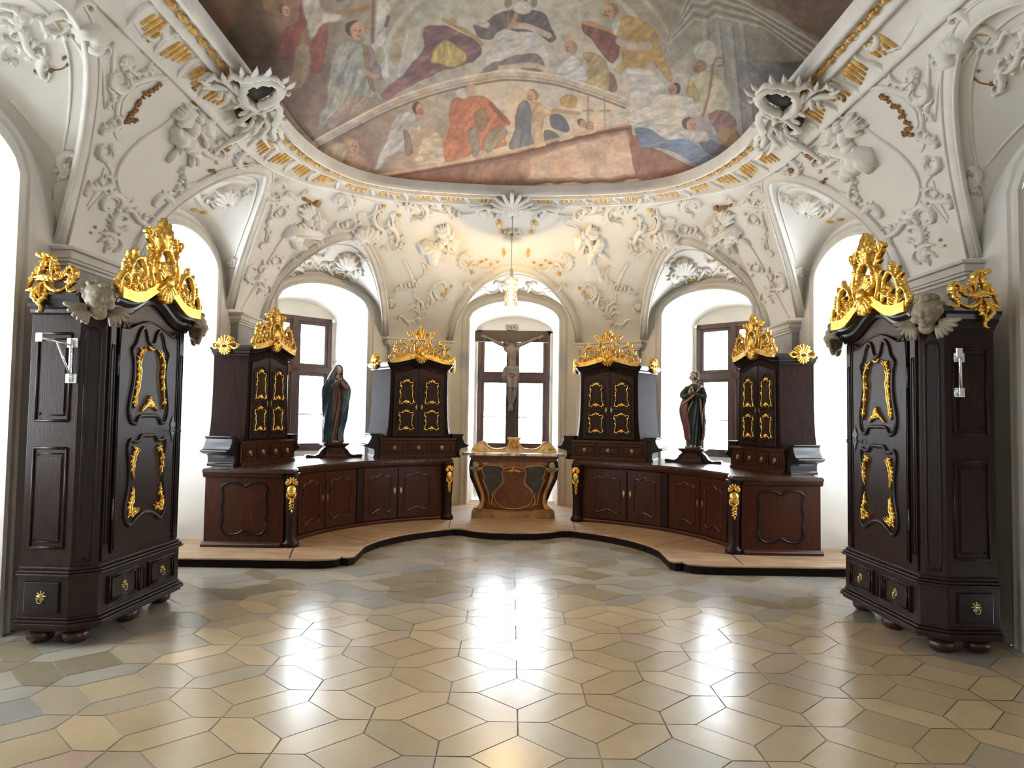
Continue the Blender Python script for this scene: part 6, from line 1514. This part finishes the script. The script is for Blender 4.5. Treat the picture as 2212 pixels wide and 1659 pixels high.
    def face(x, y, r_, skin=(196, 160, 138), hair=(108, 84, 62), side=1, up=0):
        dot(x - side * r_ * .45, y - r_ * .25, r_ * 1.0, r_ * .95, hair); dot(x, y, r_ * .78, r_, skin); dot(x + side * r_ * .3, y + r_ * .35, r_ * .4, r_ * .35, tuple(v * .9 for v in skin))
        dot(x + side * r_ * .35, y - r_ * .1, r_ * .13, r_ * .09, (90, 65, 55)); dot(x - side * r_ * .15, y - r_ * .1, r_ * .13, r_ * .09, (95, 70, 60)); dot(x + side * r_ * .15, y + r_ * .5, r_ * .22, r_ * .08, (150, 90, 80)); line([(x + side * r_ * .15, y - r_ * .1), (x + side * r_ * .28, y + r_ * .2)], .8, (150, 110, 95), .7)
    # painted architecture
    for k, (rr, col) in enumerate(((330, (160, 156, 140)), (345, (196, 190, 170)), (300, (205, 204, 192)), (285, (165, 162, 148)), (360, (150, 142, 118)), (395, (172, 158, 120)), (420, (140, 132, 112)))):
        line([(1120 + rr * cos(radians(a)), 190 + rr * .72 * sin(radians(a))) for a in range(182, 360, 12)], 3 if k % 2 else 5, col, .55)
    for x0, y0, x1, y1 in ((990, 120, 900, 200), (880, 100, 860, 190), (905, 95, 890, 180), (1200, 60, 1280, 40)): line([(x0, y0), (x1, y1)], 3, (205, 205, 198), .5)
    poly([(1480, 20), (1560, 5), (1760, 95), (1775, 140), (1640, 150), (1560, 95), (1500, 120), (1440, 180), (1430, 150)], (158, 160, 154), 3, .7, .05)
    for o in range(0, 60, 9): line([(1440 - o * .5, 140 + o * .2), (1490 + o * .2, 18 + o), (1520 + o * .2, 22 + o), (1535 + o * .2, 10 + o), (1600 + o, 30 + o), (1770, 112 + o * .9)], 1.6, ((118, 114, 102) if (o // 9) % 2 else (198, 196, 186)), .7, False)
    for x in (1520, 1548, 1575, 1600): line([(x, 80), (x + 24, 300)], 5, (186, 188, 186), .45); line([(x + 8, 85), (x + 32, 300)], 2, (120, 120, 122), .5)
    poly([(1590, 150), (1645, 175), (1650, 240), (1605, 235)], (140, 142, 152), 3, .7, .05)
    poly([(1655, 0), (1870, 0), (1790, 110), (1720, 70)], (118, 96, 82), 12, .55, .12, 60, .05); poly([(1690, -20), (1790, -20), (1770, 30), (1700, 40)], (110, 80, 84), 10, .7, .1)
    # rim shade band painted dark at the left
    poly([(400, -40), (600, -40), (560, 60), (600, 130), (520, 140), (455, 100)], (86, 66, 44), 14, .75, .22, 70, .07)
    poly([(440, -30), (520, -30), (510, 60), (470, 90)], (120, 84, 50), 8, .6, .2)
    poly([(600, 300), (640, 270), (690, 330), (670, 345)], (120, 98, 84), 3, .6)
    line([(598, 225), (636, 280), (678, 325)], 4, (172, 158, 146), .8, False); line([(604, 222), (642, 277), (680, 318)], 1.6, (92, 74, 66), .8, False)
    # red and white group upper left
    poly([(600, 130), (612, 90), (640, 70), (655, 30), (680, 30), (676, 60), (650, 90), (640, 125), (615, 150)], (146, 82, 76), 3, .9)
    poly([(660, 60), (700, 60), (706, 130), (690, 175), (668, 165), (672, 110)], (158, 96, 86), 3, .9)
    poly([(650, -10), (672, -10), (690, 40), (715, 60), (740, 62), (735, 78), (695, 78), (672, 110), (660, 80)], (196, 196, 184), 3, .9)
    poly([(720, -20), (800, -20), (800, 10), (760, 28), (720, 30)], (130, 128, 124), 3, .8); poly([(730, -20), (790, -20), (745, 10)], (156, 84, 78), 3, .85)
    poly([(635, 130), (665, 120), (668, 185), (640, 205), (612, 200), (630, 170)], (176, 160, 140), 3, .8)
    line([(730, 56), (770, 55), (812, 46)], 5, (170, 136, 92), .9); dot(590, 20, 26, 34, (140, 112, 84)); face(618, 50, 11)
    # banner and standard
    poly([(800, 0), (812, 2), (818, 20), (806, 90), (800, 130), (815, 165), (828, 195), (842, 190), (835, 140), (832, 100), (842, 60), (836, 40), (826, 30), (818, -8)], (206, 204, 196), 3, .85); poly([(786, 130), (800, 130), (822, 175), (830, 195), (812, 190), (792, 165)], (158, 132, 140), 3, .85)
    line([(806, 0), (804, 120)], 4, (136, 100, 88), .8); dot(855, 145, 14, 22, (168, 162, 128)); dot(820, 150, 12, 18, (172, 170, 140)); line([(838, 70), (833, 88)], 4, (120, 70, 74), .8)
    # seated youth, left
    poly([(718, 145), (735, 122), (762, 114), (780, 122), (786, 150), (790, 180), (812, 205), (822, 222), (834, 236), (800, 232), (770, 240), (745, 250), (720, 262), (700, 285), (686, 290), (692, 262), (704, 240), (710, 200)], (166, 170, 162), 2.5, .93, .22, 20)
    poly([(700, 285), (740, 240), (790, 225), (800, 250), (740, 270), (720, 290)], (176, 156, 142), 3, .7, .2); face(772, 96, 17, (200, 160, 140), (104, 80, 60), 1)
    poly([(780, 125), (792, 130), (800, 180), (812, 215), (800, 215), (786, 170)], (150, 122, 96), 2, .85); line([(784, 176), (800, 186), (815, 190)], 5, (198, 160, 140), .9)
    # purple cloth with yellow lining
    poly([(918, 95), (950, 90), (985, 100), (1020, 118), (1042, 142), (1030, 160), (1005, 172), (960, 182), (900, 205), (860, 225), (835, 236), (824, 224), (860, 195), (895, 160), (915, 130)], (136, 100, 108), 2.5, .95, .26, 60, .2)
    poly([(945, 125), (965, 120), (990, 138), (1008, 150), (1005, 168), (975, 176), (940, 168), (928, 158)], (196, 182, 112), 2.5, .92, .2, 0); line([(955, 78), (985, 92), (1020, 110), (1040, 130)], 4, (176, 150, 102), .9)
    # bishop in the middle
    poly([(1082, 110), (1110, 98), (1150, 105), (1180, 135), (1190, 160), (1192, 188), (1170, 186), (1130, 170), (1080, 176), (1045, 185), (1052, 150), (1068, 128)], (196, 196, 190), 2.5, .95, .14, 70)
    poly([(1025, 88), (1050, 82), (1080, 66), (1105, 60), (1150, 60), (1176, 70), (1190, 90), (1204, 118), (1190, 126), (1172, 114), (1150, 104), (1120, 104), (1095, 100), (1076, 108), (1060, 122), (1035, 118), (1026, 100)], (112, 106, 110), 2.5, .95, .18, 40)
    poly([(1060, 168), (1110, 152), (1160, 150), (1180, 180), (1150, 186), (1090, 178), (1035, 190)], (122, 116, 118), 2.5, .85, .2, 60); line([(990, 85), (1020, 82), (1050, 90)], 7, (200, 196, 188), .85); dot(978, 80, 8, 5, (196, 158, 136))
    dot(1100, 45, 8, 10, (150, 145, 138)); dot(1150, 46, 7, 10, (150, 145, 138)); dot(1127, 42, 17, 15, (204, 184, 164)); dot(1127, 58, 18, 13, (214, 212, 204)); dot(1120, 40, 3, 1.6, (90, 70, 60)); dot(1134, 40, 3, 1.6, (90, 70, 60)); dot(1127, 34, 10, 5, (214, 196, 178)); line([(1098, 0), (1098, 92)], 1.2, (196, 150, 130), .8)
    line([(1098, 98), (1110, 82), (1114, 70)], 4.5, (196, 156, 134), .9); line([(1112, 92), (1140, 94), (1185, 112)], 6, (206, 192, 180), .9); dot(1110, 90, 9, 6, (200, 160, 140))
    # reader with book, right
    poly([(1338, 76), (1360, 70), (1388, 74), (1410, 95), (1420, 118), (1440, 160), (1454, 190), (1446, 200), (1425, 180), (1404, 160), (1392, 172), (1350, 178), (1345, 150), (1330, 130)], (188, 158, 98), 2.5, .94, .16, 50)
    poly([(1352, 178), (1392, 174), (1420, 190), (1442, 215), (1425, 232), (1390, 240), (1358, 236), (1362, 200)], (206, 202, 194), 2.5, .9, .14, 80); poly([(1330, 178), (1356, 165), (1352, 180), (1340, 190)], (200, 180, 120), 2, .85)
    poly([(1256, 92), (1270, 82), (1300, 95), (1335, 112), (1338, 150), (1325, 168), (1300, 145), (1275, 118), (1258, 108)], (138, 88, 84), 2.5, .94, .18, 20); line([(1260, 84), (1310, 98), (1345, 112)], 4, (198, 160, 120), .9); line([(1338, 122), (1370, 132), (1400, 130)], 8, (186, 180, 176), .9)
    face(1310, 64, 16, (206, 172, 146), (158, 132, 98), -1); poly([(1320, 86), (1340, 78), (1332, 110)], (210, 208, 204), 2, .8)
    # acolyte below
    poly([(1256, 146), (1285, 146), (1310, 162), (1318, 186), (1330, 196), (1318, 222), (1280, 222), (1262, 195), (1268, 170)], (180, 162, 118), 2.5, .92, .18, 50); poly([(1198, 188), (1220, 160), (1240, 150), (1262, 180), (1270, 206), (1240, 205), (1212, 206)], (204, 206, 208), 2.5, .92, .18, 70); poly([(1318, 186), (1330, 196), (1332, 220), (1318, 222)], (150, 104, 98), 2, .8); face(1228, 138, 13, (202, 166, 144), (168, 150, 128), -1)
    # bishop with mitre and crozier, reclining pale figures
    poly([(1410, 232), (1450, 225), (1500, 230), (1530, 235), (1520, 262), (1480, 280), (1420, 292), (1360, 285), (1330, 270), (1370, 262), (1400, 250)], (202, 196, 182), 3, .88, .14, 80); poly([(1360, 285), (1440, 285), (1500, 300), (1480, 322), (1400, 310), (1340, 300)], (190, 186, 180), 3, .85, .16, 70)
    poly([(1492, 190), (1530, 178), (1560, 190), (1578, 225), (1575, 258), (1530, 270), (1500, 245)], (186, 182, 156), 3, .88, .16, 50); poly([(1500, 150), (1508, 122), (1532, 112), (1548, 128), (1546, 162), (1520, 160)], (200, 200, 190), 2.5, .85, .1); face(1508, 172, 12, (170, 136, 112), (150, 130, 110), -1)
    line([(1540, 165), (1532, 220), (1518, 268)], 3, (152, 118, 88), .9); line([(1540, 165), (1548, 150), (1562, 150), (1562, 162), (1552, 166)], 2.5, (150, 124, 92), .9); poly([(1482, 226), (1492, 195), (1506, 215), (1508, 232)], (176, 156, 98), 2, .9); face(1454, 218, 12, (196, 150, 128), (96, 74, 60), -1)
    # balcony
    P = [(682, 322), (760, 285), (850, 246), (950, 216), (1050, 197), (1106, 192), (1190, 200), (1270, 220), (1350, 246)]
    line(P, 9, (196, 182, 164), .85); line([(a, b + 10) for a, b in P], 2, (118, 96, 84), .8); line([(a, b - 9) for a, b in P], 1.5, (226, 216, 200), .8); line([(a, b + 3) for a, b in P], 1, (140, 120, 108), .6)
    line([(1080, 178), (1150, 172), (1190, 186)], 5, (206, 188, 168), .8); line([(690, 330), (780, 288)], 5, (120, 96, 84), .4)
    # people on the stair
    poly([(858, 268), (884, 262), (900, 276), (912, 300), (894, 312), (884, 338), (860, 345), (836, 350), (818, 375), (806, 372), (826, 330), (842, 292)], (184, 184, 180), 2.5, .92, .2, 40); poly([(870, 298), (884, 305), (892, 345), (876, 348)], (142, 116, 98), 2, .85); face(906, 258, 13, (192, 152, 128), (96, 72, 54), 1); line([(880, 295), (902, 305), (912, 300)], 5, (196, 160, 140), .85)
    poly([(700, 335), (735, 322), (752, 340), (740, 362), (715, 368)], (186, 168, 146), 3, .8); face(765, 330, 15, (196, 158, 132), (176, 140, 108), 1); poly([(750, 345), (780, 345), (800, 378), (760, 380)], (170, 140, 120), 3, .75)
    poly([(918, 318), (950, 308), (962, 350), (960, 362), (900, 368), (905, 340)], (206, 192, 168), 3, .8, .2, 80)
    poly([(974, 246), (990, 236), (1030, 234), (1060, 246), (1078, 268), (1094, 285), (1088, 298), (1080, 292), (1098, 330), (1080, 338), (1040, 342), (1000, 352), (960, 360), (962, 320), (972, 290)], (196, 124, 88), 2.5, .95, .18, 40); poly([(1020, 268), (1046, 262), (1052, 290), (1035, 300)], (150, 134, 112), 2, .8)
    dot(1000, 226, 14, 11, (206, 200, 190)); dot(1018, 222, 13, 12, (204, 174, 150)); dot(1040, 224, 8, 9, (200, 194, 184)); poly([(1010, 305), (1030, 300), (1034, 345), (1022, 352)], (150, 146, 130), 2, .9); poly([(1050, 310), (1080, 295), (1096, 300), (1092, 318), (1060, 345), (1048, 340)], (152, 146, 128), 2, .9); line([(1060, 250), (1085, 275), (1098, 288)], 5, (150, 80, 66), .85)
    poly([(1122, 248), (1140, 242), (1148, 270), (1146, 310), (1150, 338), (1102, 340), (1112, 300)], (116, 126, 136), 2.5, .94, .2, 10); poly([(1146, 250), (1166, 248), (1182, 262), (1196, 262), (1194, 272), (1172, 282), (1170, 335), (1152, 334), (1150, 290)], (206, 178, 142), 2.5, .92); poly([(1184, 276), (1204, 270), (1224, 284), (1230, 302), (1206, 300), (1190, 296)], (98, 108, 130), 2.5, .92); poly([(1175, 304), (1200, 305), (1212, 318), (1190, 332), (1176, 328)], (92, 96, 102), 2, .85); face(1148, 234, 12, (204, 170, 146), (160, 130, 100), -1)
    poly([(1208, 242), (1228, 230), (1246, 240), (1242, 256), (1216, 258)], (186, 152, 88), 2, .9); line([(1196, 262), (1225, 266), (1250, 268)], 4, (182, 152, 104), .85); poly([(1240, 300), (1290, 285), (1320, 300), (1300, 315), (1250, 318)], (206, 182, 156), 3, .8); face(1278, 292, 9); face(1262, 286, 9)
    for x in (1270, 1306): line([(x, 232), (x, 262)], 1.5, (150, 130, 100), .8); line([(x - 10, 262), (x + 10, 262)], 2, (170, 150, 120), .8); line([(x, 262), (x, 300)], 2.5, (176, 158, 130), .7)
    # low wall and blue drapery
    poly([(820, 394), (920, 372), (1080, 352), (1210, 322), (1310, 300), (1356, 290), (1366, 310), (1376, 396), (1250, 402), (1106, 412), (950, 410), (860, 402)], (142, 98, 76), 2, .96, .08, 80, .05)
    poly([(1150, 352), (1230, 330), (1320, 312), (1352, 304), (1368, 345), (1374, 388), (1250, 396), (1140, 398), (1120, 370)], (212, 186, 164), 9, .85, .07, 60, .06); poly([(1010, 380), (1090, 362), (1140, 356), (1130, 396), (1020, 404)], (170, 130, 108), 10, .7)
    line([(820, 388), (1080, 348), (1210, 318), (1310, 296), (1356, 288)], 3, (206, 176, 150), .85); line([(820, 395), (1080, 356), (1210, 326), (1310, 304), (1358, 297)], 2, (96, 62, 48), .7)
    poly([(1366, 308), (1420, 340), (1500, 370), (1520, 384), (1440, 396), (1378, 396)], (150, 104, 84), 2.5, .95, .1)
    poly([(1370, 296), (1400, 294), (1440, 316), (1480, 318), (1540, 340), (1580, 350), (1560, 372), (1525, 376), (1480, 352), (1430, 336), (1392, 332), (1382, 318)], (118, 134, 160), 2.5, .94, .24, 70, .25); poly([(1500, 300), (1550, 320), (1600, 330), (1600, 345), (1560, 350), (1520, 330)], (92, 92, 108), 3, .8, .2)
    face(1492, 286, 15, (192, 152, 130), (92, 70, 58), 1); poly([(1530, 262), (1560, 256), (1586, 268), (1590, 285), (1560, 300), (1540, 286)], (140, 98, 96), 3, .9, .25); poly([(1552, 295), (1588, 288), (1604, 315), (1590, 330), (1560, 318)], (156, 126, 86), 3, .9, .25); poly([(1468, 300), (1520, 300), (1530, 318), (1480, 316)], (188, 186, 182), 3, .8)
    # dabs of lighter and darker paint
    n1 = vn(px * .06, py * .06) + .7 * vn(px * .14 + 3, py * .14) + .5 * vn(px * .3, py * .3 + 7); n2 = vn(px * .035 + 50, py * .035) + .5 * vn(px * .09, py * .09 + 33)
    C *= (1 + .26 * n1)[..., None]; C *= np.stack([1 + .12 * n2, 1 + 0 * n2, 1 - .16 * n2], -1)
    lum = C.mean(-1, keepdims=True); C = (C * .87 + lum * .13 * np.array([1.10, 1.0, .88])); C = np.clip(C, 0, 1) ** 1.12 * .86 * np.array([1.05, .965, .92])
    zz = CEIL + .045 + .10 * (1 - (X / 2.6) ** 2) * (1 - ((Y - YC) / 5.0) ** 2)
    ny, nx = sh; me = bpy.data.meshes.new('ceiling_fresco')
    co = np.stack([X, Y, zz], -1).reshape(-1, 3)
    idx = np.arange(ny * nx).reshape(ny, nx); fc = np.stack([idx[:-1, :-1], idx[1:, :-1], idx[1:, 1:], idx[:-1, 1:]], -1).reshape(-1, 4)
    cx = (X[:-1, :-1] + X[1:, 1:]).reshape(-1) / 2; cy = (Y[:-1, :-1] + Y[1:, 1:]).reshape(-1) / 2
    # keep only what lies inside the frame (plus a hidden margin)
    FP = np.array([(p.x + o.x * .03, p.y + o.y * .03) for p, o in zip(FL, FO)]); ins = np.zeros(len(cx), bool)
    for i in range(len(FP)):
        (x0, y0), (x1, y1) = FP[i], FP[(i + 1) % len(FP)]; dy = (y1 - y0) if abs(y1 - y0) > 1e-12 else 1e-12
        ins ^= ((y0 > cy) != (y1 > cy)) & (cx < (x1 - x0) * (cy - y0) / dy + x0)
    fc = fc[ins]; used = np.unique(fc); remap = -np.ones(ny * nx, int); remap[used] = np.arange(len(used)); fc = remap[fc]
    me.from_pydata(co[used].tolist(), [], fc.tolist())
    ca = me.color_attributes.new('paint', 'FLOAT_COLOR', 'POINT'); cc = np.concatenate([C.reshape(-1, 3)[used], np.ones((len(used), 1))], 1).astype(np.float32); ca.data.foreach_set('color', cc.ravel())
    me.polygons.foreach_set('use_smooth', [True] * len(me.polygons)); me.materials.append(M['fresco'])
    o = bpy.data.objects.new('ceiling_fresco', me); COL.objects.link(o); tag(o, 'large painted ceiling picture of seated clerics and angels inside the gilded frame', 'painting')
painting()
